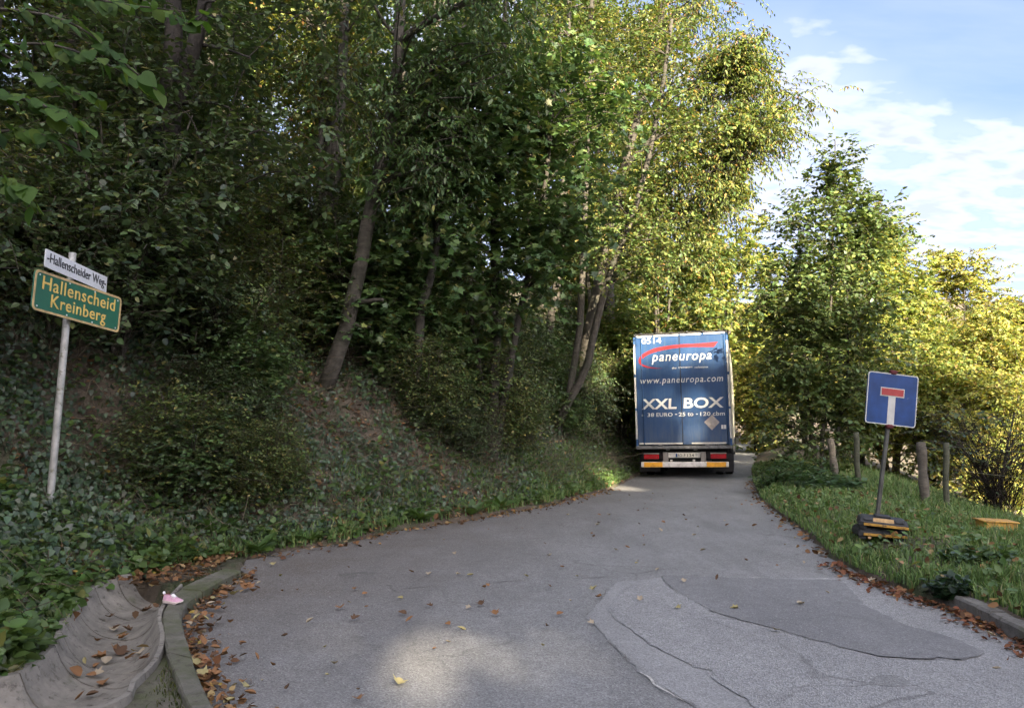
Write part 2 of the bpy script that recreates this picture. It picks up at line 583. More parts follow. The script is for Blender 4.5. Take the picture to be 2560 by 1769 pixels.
def concrete_mat(name, base, moss_amt=.6, lines=False):
    m, N, L, b = mat_new(name)
    f = noise_fac(N, L, 5, 7, .65, .3, .7)
    c = mixcol(N, L, f, tuple(x * .6 for x in base), tuple(x * 1.2 for x in base))
    g = noise_fac(N, L, 2.6, 6, .68, .62 - .25 * moss_amt, .8 - .2 * moss_amt)
    c = mixcol(N, L, g, c, (.075, .085, .035))
    k = noise_fac(N, L, 14, 6, .7, .55, .7)
    c = mixcol(N, L, k, c, (.05, .042, .032))
    L.new(c, b.inputs['Base Color'])
    b.inputs['Roughness'].default_value = .9
    bump(N, L, b, noise_fac(N, L, 35, 6, .7, 0, 1), .6, .02)
    return m


M['soil'] = ground_mat()
M['soil_moss'] = concrete_mat('mossy_grit', (.14, .125, .1), .8)
M['road'] = asphalt_mat('asphalt_road', (.19, .19, .188), (.27, .27, .268), .3, .5, brown=(.11, .09, .074))
M['road_light'] = asphalt_mat('asphalt_coarse_grey', (.26, .26, .26), (.33, .33, .33), .34, .7, coarse=110, speck=.4)
M['road_smooth'] = asphalt_mat('asphalt_smooth_grey', (.24, .24, .24), (.3, .3, .3), .25, .3)
M['road_patch'] = asphalt_mat('asphalt_dark_patch', (.165, .165, .168), (.22, .22, .222), .22, .3)
M['seam'] = plain('tar_seam', (.11, .105, .1), .7, var=.4, scale=20)
M['dust'] = plain('pale_joint_filler', (.42, .41, .38), .9, var=.3, scale=30)
M['kerb_l'] = concrete_mat('mossy_kerb_concrete', (.15, .14, .115), .85)
M['kerb_r'] = concrete_mat('kerb_concrete', (.17, .16, .145), .25)
M['channel'] = concrete_mat('channel_concrete', (.235, .215, .185), .05)
M['steel'] = plain('galvanised_steel', (.5, .49, .46), .5, .55, .2, 9, .1, dirt=(.17, .16, .09), dirt_lo=.56, dirt_hi=.72)
M['steel_dark'] = plain('dull_steel_profile', (.1, .1, .09), .5, .4, .25, 12)
M['white_enamel'] = plain('white_enamel', (.74, .75, .77), .35, 0, .06, 30, .1, dirt=(.36, .37, .38), dirt_lo=.62, dirt_hi=.7)
M['black_paint'] = plain('black_lettering', (.03, .03, .034), .5)
M['sign_green'] = plain('green_sign_foil', (.018, .125, .07), .35, 0, .14, 3)
M['sign_yellow'] = plain('yellow_sign_foil', (.72, .5, .13), .45, 0, .1, 6)
M['sign_tan'] = plain('faded_yellow_edge', (.52, .37, .17), .5, 0, .2, 14)
M['bolt'] = plain('rivet_metal', (.75, .78, .78), .35, .3)
M['sign_blue'] = plain('blue_sign_foil', (.012, .05, .18), .4, 0, .25, 5, dirt=(.07, .11, .22), dirt_lo=.66, dirt_hi=.72)
M['sign_white'] = plain('sign_white_foil', (.52, .52, .49), .5, 0, .1, 9)
M['sign_red'] = plain('faded_red_foil', (.36, .045, .045), .5, 0, .14, 9)
M['clamp_red'] = plain('rusty_red_clamp', (.11, .02, .022), .7, .2, .4, 30)
M['rubber'] = plain('black_recycled_rubber', (.022, .023, .025), .6, 0, .35, 14, .3)
M['yellow_plastic'] = plain('faded_yellow_plastic', (.5, .27, .045), .6, 0, .25, 9, dirt=(.14, .08, .03), dirt_lo=.5, dirt_hi=.68)
M['tan_label'] = plain('tan_label_plate', (.44, .28, .12), .7, 0, .25, 18)
def door_mat():
    m, N, L, b = mat_new('blue_door_paint')
    c = mixcol(N, L, noise_fac(N, L, 1.2, 5, .6), (.011, .041, .112), (.0145, .054, .145))
    st = noise_fac(N, L, 3.2, 6, .65, .5, .75, stretch=(6, 1, .35))
    c = mixcol(N, L, st, c, (.035, .07, .13))
    tcn = N.new('ShaderNodeTexCoord'); sp = N.new('ShaderNodeSeparateXYZ'); L.new(tcn.outputs['Object'], sp.inputs[0])
    gz = mnode(N, 'ShaderNodeMapRange', {'From Min': 1.0, 'From Max': 1.9, 'To Min': .55, 'To Max': 0.0}); L.new(sp.outputs[2], gz.inputs['Value'])
    mu = mnode(N, 'ShaderNodeMath', operation='MULTIPLY'); L.new(gz.outputs[0], mu.inputs[0]); L.new(noise_fac(N, L, 5, 6, .7, .3, .7, stretch=(3, 1, .6)), mu.inputs[1])
    c = mixcol(N, L, mu.outputs[0], c, (.1, .11, .12))          # road film sprayed up from the wheels
    L.new(c, b.inputs['Base Color']); b.inputs['Roughness'].default_value = .42
    bump(N, L, b, noise_fac(N, L, 2.2, 3, .5, 0, 1), .12, .02)
    return m


M['truck_blue'] = door_mat()
M['truck_frame'] = plain('dark_blue_frame', (.018, .06, .15), .5, 0, .2, 4)
M['truck_dark'] = plain('dark_chassis', (.014, .014, .015), .7, 0, .3, 7)
M['truck_grey'] = plain('grey_steel_edge', (.16, .16, .155), .6, .3, .35, 9, dirt=(.2, .1, .05), dirt_lo=.6, dirt_hi=.72)
M['curtain'] = plain('cream_curtain', (.62, .58, .46), .55, 0, .08, 2, dirt=(.3, .27, .2), dirt_lo=.55, dirt_hi=.85)
M['letter_white'] = plain('white_lettering', (.55, .54, .5), .5, 0, .05, 5)
M['letter_red'] = plain('red_swoosh', (.28, .01, .015), .45, 0, .08, 3)
M['tape'] = plain('white_reflective_tape', (.46, .44, .39), .45, 0, .1, 12, dirt=(.45, .42, .34), dirt_lo=.58, dirt_hi=.7)
M['lamp_red'] = plain('red_lamp_lens', (.3, .01, .014), .25, 0, .12, 30)
M['lamp_grey'] = plain('lamp_housing', (.2, .18, .16), .6)
M['plate'] = plain('licence_plate_white', (.66, .62, .52), .5, 0, .1, 12)
M['bumper_white'] = plain('bumper_white', (.62, .59, .54), .5, 0, .08, 6, dirt=(.28, .25, .21), dirt_lo=.5, dirt_hi=.75)
M['bumper_orange'] = plain('bumper_orange', (.72, .34, .02), .5, 0, .12, 6, dirt=(.42, .2, .04), dirt_lo=.5, dirt_hi=.8)
M['tyre'] = plain('tyre_rubber', (.013, .013, .014), .85, 0, .3, 14)
M['rim'] = plain('dirty_rim', (.22, .21, .2), .5, .5, .3, 12)
M['cab'] = plain('cab_white', (.6, .6, .58), .35, 0, .06, 3)
M['glass'] = plain('dark_glass', (.02, .025, .03), .06, 0, .05, 3, spec=.8)
M['mirror_grey'] = plain('mirror_housing', (.25, .25, .24), .5)
M['placard'] = plain('grey_placard', (.3, .27, .25), .6, 0, .16, 9, dirt=(.2, .15, .12), dirt_lo=.52, dirt_hi=.7)
M['shoe_pink'] = plain('pink_shoe_fabric', (.62, .36, .46), .8, 0, .1, 60, .3)
M['shoe_sole'] = plain('shoe_sole_rubber', (.74, .62, .58), .6, 0, .08, 40)
M['shoe_lace'] = plain('white_shoe_lining', (.78, .76, .76), .8)
M['wire'] = plain('fence_wire', (.22, .21, .17), .6, .3)
M['stone'] = plain('pebble', (.3, .29, .28), .9, 0, .3, 20)
M['far_wood'] = leaf_mat('far_wood_leaves', .3, .7, .2)

# ------------------------------------------------------------------ plan of the place
KERB_H = 0.11
k_out = [gnd(*p, KERB_H)[:2] for p in ((541, 1769), (500, 1690), (477, 1628), (454, 1538), (467, 1503), (506, 1472), (553, 1441), (604, 1416))]
k_in = [gnd(*p, KERB_H)[:2] for p in ((477, 1769), (445, 1700), (413, 1608), (407, 1538), (417, 1511), (448, 1468), (506, 1437), (560, 1412))]
k_out = [np.array(p) for p in ((1.3, -1.0), (.55, .9), (-.45, 2.5), (-1.1, 3.5))] + k_out
k_in = [np.array(p) for p in ((1.14, -1.1), (.4, .78), (-.6, 2.4), (-1.25, 3.4))] + k_in
g_out = [np.array(p) for p in ((-9, 2.0), (-6, 2.7), (-4.4, 3.4), (-3.5, 4.1))] + \
    [gnd(*p, .1)[:2] for p in ((0, 1700), (70, 1672), (145, 1610), (165, 1560), (190, 1510), (235, 1470), (330, 1437))]
g_in = [np.array(p) for p in ((-9, 1.2), (-6, 1.8), (-4.0, 2.5), (-2.9, 3.3))] + \
    [gnd(*p, .09)[:2] for p in ((240, 1769), (330, 1700), (385, 1640), (398, 1590), (392, 1540), (410, 1500), (450, 1462))]
foot = np.array(list(g_out) + [(-3.25, 8.2), (-2.95, 8.55), (-2.72, 9.08), (-2.14, 9.63), (-1.59, 10.98), (-.62, 12.04), (.35, 13.61), (1.22, 15.66), (2.27, 18.13),
                               (3.6, 22), (5.5, 27.5), (8.2, 34), (12, 42), (20, 55), (40, 80)])
redge = np.array([(5.5, -12), (4.0, -2), (3.42, 3.5), (3.5, 4.6), (3.57, 5.45), (3.65, 6.2), (3.55, 6.9), (3.48, 7.6), (3.55, 8.6), (3.93, 10.26), (4.33, 12.27), (4.93, 15.28),
                  (6.13, 19.6), (7.5, 24), (9.6, 30), (12.6, 38), (18, 48), (26, 60), (46, 84)])
gcen = (np.array(g_out) + np.array(g_in)) / 2
ledge = np.array([tuple(p) for p in k_out] + [(-2.9, 8.6), (-2.72, 9.08), (-2.14, 9.63), (-1.59, 10.98), (-.62, 12.04), (.35, 13.61), (1.22, 15.66), (2.27, 18.13), (3.6, 22), (5.5, 27.5), (8.2, 34), (12, 42), (20, 55), (40, 80)])
ledge = ledge[np.argsort(ledge[:, 1])]


def poly_dist(P, line):
    """distance to a polyline and side (>0 left of its direction)"""
    best = np.full(len(P), 1e9); side = np.zeros(len(P))
    for a, b in zip(line[:-1], line[1:]):
        ab = b - a; L2 = ab @ ab
        t = np.clip(((P - a) @ ab) / L2, 0, 1)
        q = a + t[:, None] * ab
        d = np.hypot(*(P - q).T)
        cr = ab[0] * (P[:, 1] - a[1]) - ab[1] * (P[:, 0] - a[0])
        m = d < best - 1e-9
        best[m] = d[m]; side[m] = np.sign(cr[m])
    return best, side


def sn(x, y, s=1.0, ph=0.0):
    return (np.sin(x * 1.7 * s + 1.3 * np.sin(y * 1.1 * s + ph)) + np.sin(y * 2.3 * s + 1.7 * np.sin(x * .9 * s + 2 * ph)) + .6 * np.sin((x + y) * 4.1 * s + ph * 3) + .5 * np.sin((x - 1.3 * y) * 5.7 * s)) / 3.1


def smooth(a, b, x):
    t = np.clip((x - a) / (b - a), 0, 1); return t * t * (3 - 2 * t)


def road_z(x, y):
    return -.12 * smooth(8, 20, y) + .02 * (x - 4.7) * smooth(13, 19, y) * (1 - smooth(40, 60, y)) + .012 * sn(x, y, .5)


BD = [0, .12, .35, .6, .85, 1.2, 1.6, 2.3, 3.2, 5, 10, 20, 45, 200, 2000]
BZ = [.06, .1, .3, .58, .82, 1.15, 1.5, 2.1, 2.75, 3.7, 6.0, 11, 20, 30, 60]
RD = [0, .12, .5, 1, 2, 3, 5, 10, 25, 60, 120, 250, 420, 2000]
RZ = [.05, .1, .17, .22, .16, .0, -.6, -2.4, -5.5, -8, -6, 8, 36, 60]


def terrain(x, y):
    P = np.stack([x, y], 1)
    dl, sl = poly_dist(P, foot)
    dr, sr = poly_dist(P, redge)
    dg, _ = poly_dist(P, gcen)
    rz = road_z(x, y)
    left = sl > 0
    right = (sr < 0)
    z = rz - .18
    xl = np.interp(y, ledge[:, 1], ledge[:, 0])
    mid = (~left) & (~right) & (x < xl - .05)
    z = np.where(mid, np.where((dg < .43) & (y < 6.95 + .85 * np.clip((-x - 3.1) / .8, 0, 1)), -.34, .055 + .012 * sn(x, y, 3)), z)
    zb = np.interp(dl, BD, BZ) + np.minimum(dl, 1.2) * (.09 * sn(x, y, 1.1) + .045 * sn(x, y, 3.1, 1.0)) + np.clip(dl - 3, 0, 20) * .05 * sn(x, y, .35)
    zb = zb * (1 - .48 * (1 - smooth(8.6, 11.5, y)) * (1 - smooth(1.3, 3.2, dl)))
    z = np.where(left, zb + rz * np.clip(1 - dl / 4, 0, 1), z)
    zr = np.interp(dr, RD, RZ) + .035 * sn(x, y, 1.6) * np.minimum(dr * 2, 1) + np.clip(dr - 8, 0, 30) * .02 * sn(x, y, .2)
    z = np.where(right & ~left, zr + rz * np.clip(1 - dr / 4, 0, 1), z)
    back = 18 * smooth(-24, -46, y) * (y < -20)  # unseen hill added behind the camera to raise the shade trees
    return np.where(y < -20, np.clip(z, -8, 6) * (1 - smooth(-20, -30, y)) + back, z)


def hit(px, py, d0=4.5, d1=30):
    for dd in np.arange(d0, d1, .06):
        p = at(px, py, dd)
        if terr1(p[0], p[1]) >= p[2]: break
    p[2] = terr1(p[0], p[1])
    return p


def terr1(x, y): return float(terrain(np.array([x], float), np.array([y], float))[0])


def bank_d(x, y):
    d, s = poly_dist(np.stack([x, y], 1), foot)
    return d * s


def verge_d(x, y):
    d, s = poly_dist(np.stack([x, y], 1), redge)
    return -d * s


def terr_n(x, y, e=.08):
    zx = terrain(x + e, y) - terrain(x - e, y); zy = terrain(x, y + e) - terrain(x, y - e)
    return norm(np.stack([-zx / (2 * e), -zy / (2 * e), np.ones_like(zx)], 1))


# ------------------------------------------------------------------ ground, road, patches
def axis_vals(lo, hi, step, far_lo, far_hi, g=1.22):
    v = list(np.arange(lo, hi, step))
    s, x = step, hi
    while x < far_hi:
        v.append(x); s *= g; x += s
    v.append(far_hi)
    s, x, pre = step * g, lo - step, []
    while x > far_lo:
        pre.append(x); s *= g; x -= s
    pre.append(far_lo)
    return np.array(pre[::-1] + v)


gx = axis_vals(-7.5, 9.0, .11, -900, 900)
gy = axis_vals(3.2, 24, .14, -300, 1200)
X, Y = np.meshgrid(gx, gy)
Z = terrain(X.ravel(), Y.ravel())
Vg = np.stack([X.ravel(), Y.ravel(), Z], 1)
nx, ny = len(gx), len(gy)
ii = (np.arange(ny - 1)[:, None] * nx + np.arange(nx - 1)[None]).ravel()
Fg = np.concatenate([np.stack([ii, ii + 1, ii + nx + 1], 1), np.stack([ii, ii + nx + 1, ii + nx], 1)])
tag(link('ground', tri_mesh('ground', Vg, Fg, M['soil'], smooth=True)), 'dark leafy soil of the wooded bank, the verge and the land beyond', None, None, 'structure')


def sheet(name, left, right, ys, z_off, mat, label, cols=30):
    V, F = [], []
    for y in ys:
        a, b = left(y), right(y)
        for k in range(cols + 1):
            V.append((a + (b - a) * k / cols, y, 0))
    V = np.array(V)
    V[:, 2] = road_z(V[:, 0], V[:, 1]) + z_off
    F = []
    for j in range(len(ys) - 1):
        for k in range(cols):
            a = j * (cols + 1) + k
            F += [(a, a + 1, a + cols + 2), (a, a + cols + 2, a + cols + 1)]
    return tag(link(name, tri_mesh(name, V, np.array(F), mat, smooth=True)), label, None, None, 'structure')


ysr = np.concatenate([np.arange(-12, 3, .6), np.arange(3, 24, .14), np.arange(24, 84, 1.2)])
LE = lambda y: float(np.interp(y, ledge[:, 1], ledge[:, 0]) - .03 + .035 * math.sin(y * 5.1) + .02 * math.sin(y * 13))
RE = lambda y: float(np.interp(y, redge[:, 1], redge[:, 0]) + .05 + .03 * math.sin(y * 6.3) + .02 * math.sin(y * 17))
sheet('road', LE, RE, ysr, 0, M['road'], 'narrow grey asphalt lane bending right past the wooded bank', 44)


def flat_patch(name, outline, z_off, mat, label, jag=.012, kind='structure'):
    pts = []
    n = len(outline)
    for i in range(n):
        a, b = np.array(outline[i]), np.array(outline[(i + 1) % n])
        m = max(1, int(np.hypot(*(b - a)) / .06))
        for k in range(m):
            p = a + (b - a) * k / m
            pts.append(p + rng.normal(0, jag, 2))
    pts = np.array(pts)
    import bmesh
    bm = bmesh.new()
    vs = [bm.verts.new((p[0], p[1], float(road_z(np.array([p[0]]), np.array([p[1]]))[0]) + z_off)) for p in pts]
    f = bm.faces.new(vs)
    if f.normal.z < 0: f.normal_flip()
    bmesh.ops.triangulate(bm, faces=[f])
    me = bpy.data.meshes.new(name); bm.to_mesh(me); bm.free()
    me.materials.append(mat)
    return tag(link(name, me), label, None, None, kind)


def band_line(name, pts, w, z_off, mat, label, parent=None):
    """a thin ribbon lying on the road"""
    P = []
    for a, b in zip(pts[:-1], pts[1:]):
        a, b = np.array(a), np.array(b)
        m = max(1, int(np.hypot(*(b - a)) / .05))
        for k in range(m): P.append(a + (b - a) * k / m + rng.normal(0, .008, 2))
    P.append(np.array(pts[-1]))
    P = np.array(P)
    t = norm(np.gradient(P, axis=0)); nrm_ = np.stack([-t[:, 1], t[:, 0]], 1)
    ww = w * np.clip(.1 + .5 * rng.random(len(P)) + .7 * np.sin(np.arange(len(P)) * .37 + rng.random() * 6), .02, 1.2)[:, None]
    A, B = P - nrm_ * ww / 2, P + nrm_ * ww / 2
    V = np.concatenate([A, B]); V = np.column_stack([V, road_z(V[:, 0], V[:, 1]) + z_off])
    n = len(P); i = np.arange(n - 1)
    F = np.concatenate([np.stack([i, i + 1, i + n + 1], 1), np.stack([i, i + n + 1, i + n], 1)])
    F = F[:, ::-1]
    return tag(link(name, tri_mesh(name, V, F, mat)), label, None, None, 'structure')


G2 = lambda px, py: gnd(px, py, 0)[:2]
light_poly = [(3.5, 7.7), (2.43, 7.62)] + [tuple(G2(*p)) for p in ((1660, 1443), (1540, 1455), (1505, 1500), (1466, 1540), (1520, 1600), (1600, 1680), (1700, 1745), (1740, 1769))] + [(1.25, 3.4), (1.6, 1.6), (2.1, -1), (2.9, -8), (4.6, -8), (3.9, -2), (3.38, 3.5), (3.46, 4.6), (3.5, 5.4), (3.55, 6.2), (3.5, 6.9)]
flat_patch('smooth_asphalt_margin', light_poly, .004, M['road_smooth'], 'smooth lighter grey asphalt band edging the coarse side road surface')
coarse_poly = [(3.42, 7.5), (2.4, 7.5)] + [tuple(G2(*p)) for p in ((1665, 1448), (1570, 1465), (1520, 1530), (1620, 1610), (1760, 1680), (1850, 1735), (1900, 1769))] + [(1.55, 3.4), (1.95, 1.6), (2.5, -1), (3.2, -8), (4.4, -8), (3.8, -2), (3.3, 3.5), (3.38, 4.6), (3.45, 5.4), (3.5, 6.2), (3.45, 6.9)]
flat_patch('coarse_asphalt', coarse_poly, .008, M['road_light'], 'coarse pale grey asphalt of the side road in the right foreground', .02)
patch_poly = [tuple(G2(*p)) for p in ((1655, 1440), (1665, 1458), (1690, 1480), (1800, 1540), (1950, 1580), (2100, 1620), (2200, 1646), (2300, 1652), (2400, 1651), (2455, 1643), (2460, 1632), (2380, 1600), (2250, 1560), (2160, 1515), (2100, 1452), (1900, 1449), (1760, 1444))]
flat_patch('dark_asphalt_patch', patch_poly, .013, M['road_patch'], 'dark smooth tongue-shaped asphalt repair patch in the right foreground', .012)
band_line('seam_line', [G2(*p) for p in ((1665, 1460), (1690, 1482), (1800, 1542), (1950, 1582), (2100, 1622), (2200, 1648), (2300, 1654), (2400, 1653), (2455, 1645))], .007, .017, M['seam'], 'dark crack along the near edge of the dark repair patch')
band_line('seam_line', [G2(*p) for p in ((1530, 1455), (1500, 1505), (1466, 1542), (1520, 1602), (1600, 1682), (1700, 1747), (1745, 1769))], .007, .012, M['seam'], 'dark joint between the old lane asphalt and the pale side road')
band_line('joint_line', [G2(*p) for p in ((1880, 1447), (1960, 1449), (2040, 1450), (2125, 1450))], .018, .017, M['dust'], 'thin pale joint line above the dark repair patch')
band_line('seam_line', [G2(*p) for p in ((900, 1478), (1150, 1462), (1350, 1447), (1530, 1440), (1660, 1440), (1760, 1438))], .012, .004, M['seam'], 'dark crack line running across the middle of the lane')
band_line('joint_line', [G2(*p) for p in ((1600, 1684), (1660, 1730), (1700, 1752), (1745, 1780))], .014, .016, M['dust'], 'thin pale edge line at the bottom beside the side road')


# left kerb: one mossy line of cast lengths
def resample(line, step):
    line = np.array(line, float)
    d = np.r_[0, np.cumsum(np.hypot(*np.diff(line, axis=0).T))]
    n = max(2, int(d[-1] / step))
    # catmull-rom through the points
    t = np.linspace(0, d[-1], n)
    out = []
    for s in t:
        i = min(max(np.searchsorted(d, s) - 1, 0), len(line) - 2)
        u = (s - d[i]) / (d[i + 1] - d[i])
        p0, p1, p2, p3 = line[max(i - 1, 0)], line[i], line[i + 1], line[min(i + 2, len(line) - 1)]
        out.append(.5 * (2 * p1 + (p2 - p0) * u + (2 * p0 - 5 * p1 + 4 * p2 - p3) * u * u + (3 * p1 - p0 - 3 * p2 + p3) * u ** 3))
    return np.array(out)


def resample2(A, B, n):
    """two edges sampled together"""
    A, B = np.array(A, float), np.array(B, float)
    C = (A + B) / 2
    d = np.r_[0, np.cumsum(np.hypot(*np.diff(C, axis=0).T))]
    AB = np.column_stack([A, B])
    t = np.linspace(0, d[-1], n); out = []
    for s in t:
        i = min(max(np.searchsorted(d, s) - 1, 0), len(AB) - 2)
        u = (s - d[i]) / (d[i + 1] - d[i])
        p0, p1, p2, p3 = AB[max(i - 1, 0)], AB[i], AB[i + 1], AB[min(i + 2, len(AB) - 1)]
        out.append(.5 * (2 * p1 + (p2 - p0) * u + (2 * p0 - 5 * p1 + 4 * p2 - p3) * u * u + (3 * p1 - p0 - 3 * p2 + p3) * u ** 3))
    out = np.array(out)
    return out[:, :2], out[:, 2:], d[-1]


def kerb_run(name, A, B, z0, h, mat, label, piece, sink=.12, bev=.018, taper=None):
    """A = road side edge, B = back edge; one stone per length"""
    root = tag(empty(name, (*A[0], 0)), label, None, None, 'structure')
    a, b, L = resample2(A, B, 400)
    nst = max(1, round(L / piece))
    cuts = np.linspace(0, len(a) - 1, nst + 1).astype(int)
    for q in range(nst):
        i0, i1 = cuts[q], cuts[q + 1]
        ids = np.linspace(i0, i1, 9).astype(int)
        mb = MB(); vs = []
        dz = random.uniform(-.006, .006)
        for j, i in enumerate(ids):
            pa, pb = a[i].copy(), b[i].copy()
            tdir = a[min(i + 1, len(a) - 1)] - a[max(i - 1, 0)]; tdir /= np.hypot(*tdir) + 1e-9
            off = tdir * (.006 if j == 0 else -.006 if j == 8 else 0)
            pa, pb = pa + off, pb + off
            w = pb - pa
            rz = float(road_z(np.array([pa[0]]), np.array([pa[1]]))[0]) * .5
            hh = h * (taper(i / len(a)) if taper else 1)
            prof = [(pa, z0 - sink), (pa, z0 + hh - bev), (pa + w * min(.3, bev / np.hypot(*w)), z0 + hh), (pb - w * .08, z0 + hh), (pb, z0 + hh - bev * .6), (pb, z0 - sink)]
            for k, (p, z) in enumerate(prof):
                vs.append((p[0] - A[0][0] + random.uniform(-.003, .003), p[1] - A[0][1] + random.uniform(-.003, .003), z + dz + rz + random.uniform(-.003, .003)))
        fs = []
        for j in range(8):
            for k in range(5):
                u = j * 6 + k
                fs.append((u, u + 1, u + 7, u + 6))
        fs += [tuple(range(5, -1, -1)), tuple(range(48, 54))]
        mb.add(vs, fs)
        mb.build('kerb_stone', mat, root)
    return root


kerb_run('kerb', k_out, k_in, 0, KERB_H, M['kerb_l'], 'curved mossy concrete kerb between the drainage channel and the asphalt', 1.0, taper=lambda t: 1 - .35 * max(0, (t - .85) / .15))
rk_a = np.array([(3.62, 6.75), (3.64, 6.25), (3.57, 5.45), (3.50, 4.6), (3.42, 3.5), (3.7, 0.5)])
rk_b = rk_a + np.array([(.13, .02), (.13, -.01), (.13, -.01), (.13, -.01), (.13, 0), (.13, .02)])
kerb_run('kerb', rk_a, rk_b, 0, .115, M['kerb_r'], 'grey concrete kerb of cut stones at the lower right grass verge', .95)

fill_poly = [tuple(p) for p in g_in] + [tuple(p) for p in k_in[::-1]]
flat_patch('mossy_soil_strip', fill_poly, .062, M['soil_moss'], 'mossy gritty soil strip between drainage channel and kerb', .006)

# drainage channel: a cast half pipe
ga, gb, gl = resample2(g_out, g_in, 210)
NU = 14


def channel_z(u): return .1 - .215 * (max(0, 1 - abs(2 * u - 1) ** 2.6)) ** .8 - .01 * u


chan = tag(empty('drainage_channel', (*ga[0], 0)), 'curved concrete half-pipe drainage channel at the foot of the bank', None, None, 'structure')
i0 = 0
while i0 < len(ga) - 1:
    i1 = min(i0 + 6, len(ga) - 1)
    dz, tl = random.uniform(-.005, .005), random.uniform(-.004, .004)
    top = []
    for q, i in enumerate(range(i0, i1 + 1)):
        t_ = (ga[min(i + 1, len(ga) - 1)] - ga[max(i - 1, 0)]); t_ = t_ / (np.hypot(*t_) + 1e-9)
        sh_ = t_ * (.004 if q == 0 else -.004 if i == i1 else 0)
        w_ = gb[i] - ga[i]
        row = [(ga[i] - w_ * .085, channel_z(0) - .03), (ga[i] - w_ * .08, channel_z(0) + .012), (ga[i] - w_ * .01, channel_z(0) + .012)]
        for k in range(NU + 1):
            u = k / NU
            row.append((ga[i] + w_ * u, channel_z(u) + tl * (2 * u - 1)))
        row += [(gb[i] + w_ * .01, channel_z(1) + .01), (gb[i] + w_ * .055, channel_z(1) + .01), (gb[i] + w_ * .06, channel_z(1) - .03)]
        top.append([(p[0] + sh_[0] - ga[0][0], p[1] + sh_[1] - ga[0][1], z + dz + random.uniform(-.0015, .0015)) for p, z in row])
    m_ = len(top[0]); R_ = len(top)
    vs = [p for r_ in top for p in r_] + [(p[0], p[1], p[2] - .06) for r_ in top for p in r_]
    o_ = m_ * R_
    fs = []
    for q in range(R_ - 1):
        for k in range(m_ - 1):
            a_ = q * m_ + k
            fs.append((a_, a_ + m_, a_ + m_ + 1, a_ + 1))
        fs.append((q * m_, q * m_ + o_, (q + 1) * m_ + o_, (q + 1) * m_)); fs.append((q * m_ + m_ - 1, (q + 1) * m_ + m_ - 1, (q + 1) * m_ + m_ - 1 + o_, q * m_ + m_ - 1 + o_))
    for k in range(m_ - 1):
        fs.append((k, k + 1, k + 1 + o_, k + o_)); e_ = (R_ - 1) * m_ + k
        fs.append((e_, e_ + o_, e_ + 1 + o_, e_ + 1))
    MB().add(vs, fs).build('channel_segment', M['channel'], chan)
    i0 = i1


# ------------------------------------------------------------------ lettering
def text_mesh(name, s, x0, z0, x1, z1, mat, italic=0.0, bold=0.0, space=1.0, depth=.003):
    """lettering in the local XZ plane facing -Y, fitted to the given box"""
    cu = bpy.data.curves.new('t', 'FONT')
    cu.body = s; cu.shear = italic; cu.offset = bold; cu.space_character = space
    cu.extrude = .01; cu.resolution_u = 3
    ob = bpy.data.objects.new('t', cu)
    COL.objects.link(ob)
    bpy.context.view_layer.update()
    dg = bpy.context.evaluated_depsgraph_get()
    me = bpy.data.meshes.new_from_object(ob.evaluated_get(dg))
    bpy.data.objects.remove(ob); bpy.data.curves.remove(cu)
    n = len(me.vertices)
    co = np.empty(n * 3, np.float32); me.vertices.foreach_get('co', co); co = co.reshape(-1, 3)
    lo, hi = co.min(0), co.max(0)
    sx, sz = (x1 - x0) / (hi[0] - lo[0]), (z1 - z0) / (hi[1] - lo[1])
    out = np.empty_like(co)
    out[:, 0] = x0 + (co[:, 0] - lo[0]) * sx
    out[:, 1] = -(co[:, 2] - lo[2]) / (hi[2] - lo[2]) * depth
    out[:, 2] = z0 + (co[:, 1] - lo[1]) * sz
    me.vertices.foreach_set('co', out.ravel()); me.update()
    me.name = name
    me.materials.clear(); me.materials.append(mat)
    return me


def strip_mesh(outer, inner, y, depth=.003):
    mb = MB()
    n = len(outer)
    vs = [(x, y, z) for x, z in outer] + [(x, y, z) for x, z in inner] + [(x, y - depth, z) for x, z in outer] + [(x, y - depth, z) for x, z in inner]
    fs = []
    for i in range(n - 1):
        fs.append((2 * n + i, 3 * n + i, 3 * n + i + 1, 2 * n + i + 1))
        fs.append((i, 2 * n + i, 2 * n + i + 1, i + 1)); fs.append((n + i, n + i + 1, 3 * n + i + 1, 3 * n + i))
    mb.add(vs, fs)
    return mb


def rounded_rect(w, h, r, seg=5):
    pts = []
    for cx_, cz_, a0 in ((w / 2 - r, h / 2 - r, 0), (-w / 2 + r, h / 2 - r, 90), (-w / 2 + r, -h / 2 + r, 180), (w / 2 - r, -h / 2 + r, 270)):
        for k in range(seg + 1):
            a = math.radians(a0 + 90 * k / seg)
            pts.append((cx_ + r * math.cos(a), cz_ + r * math.sin(a)))
    return pts


def panel(mb, pts, y0, y1):
    """extruded outline in XZ: front (towards -Y) at y0, back at y1"""
    n = len(pts)
    mb.add([(x, y0, z) for x, z in pts] + [(x, y1, z) for x, z in pts],
           [tuple(range(n))] + [tuple(range(2 * n - 1, n - 1, -1))] + [((i + 1) % n, i, i + n, (i + 1) % n + n) for i in range(n)])
    return mb


def ring(mb, po, pi_, y0, y1):
    n = len(po)
    mb.add([(x, y0, z) for x, z in po] + [(x, y0, z) for x, z in pi_] + [(x, y1, z) for x, z in po] + [(x, y1, z) for x, z in pi_],
           [(i, (i + 1) % n, n + (i + 1) % n, n + i) for i in range(n)] + [((i + 1) % n, i, i + 2 * n, (i + 1) % n + 2 * n) for i in range(n)] +
           [(n + i, n + (i + 1) % n, 3 * n + (i + 1) % n, 3 * n + i) for i in range(n)])
    return mb


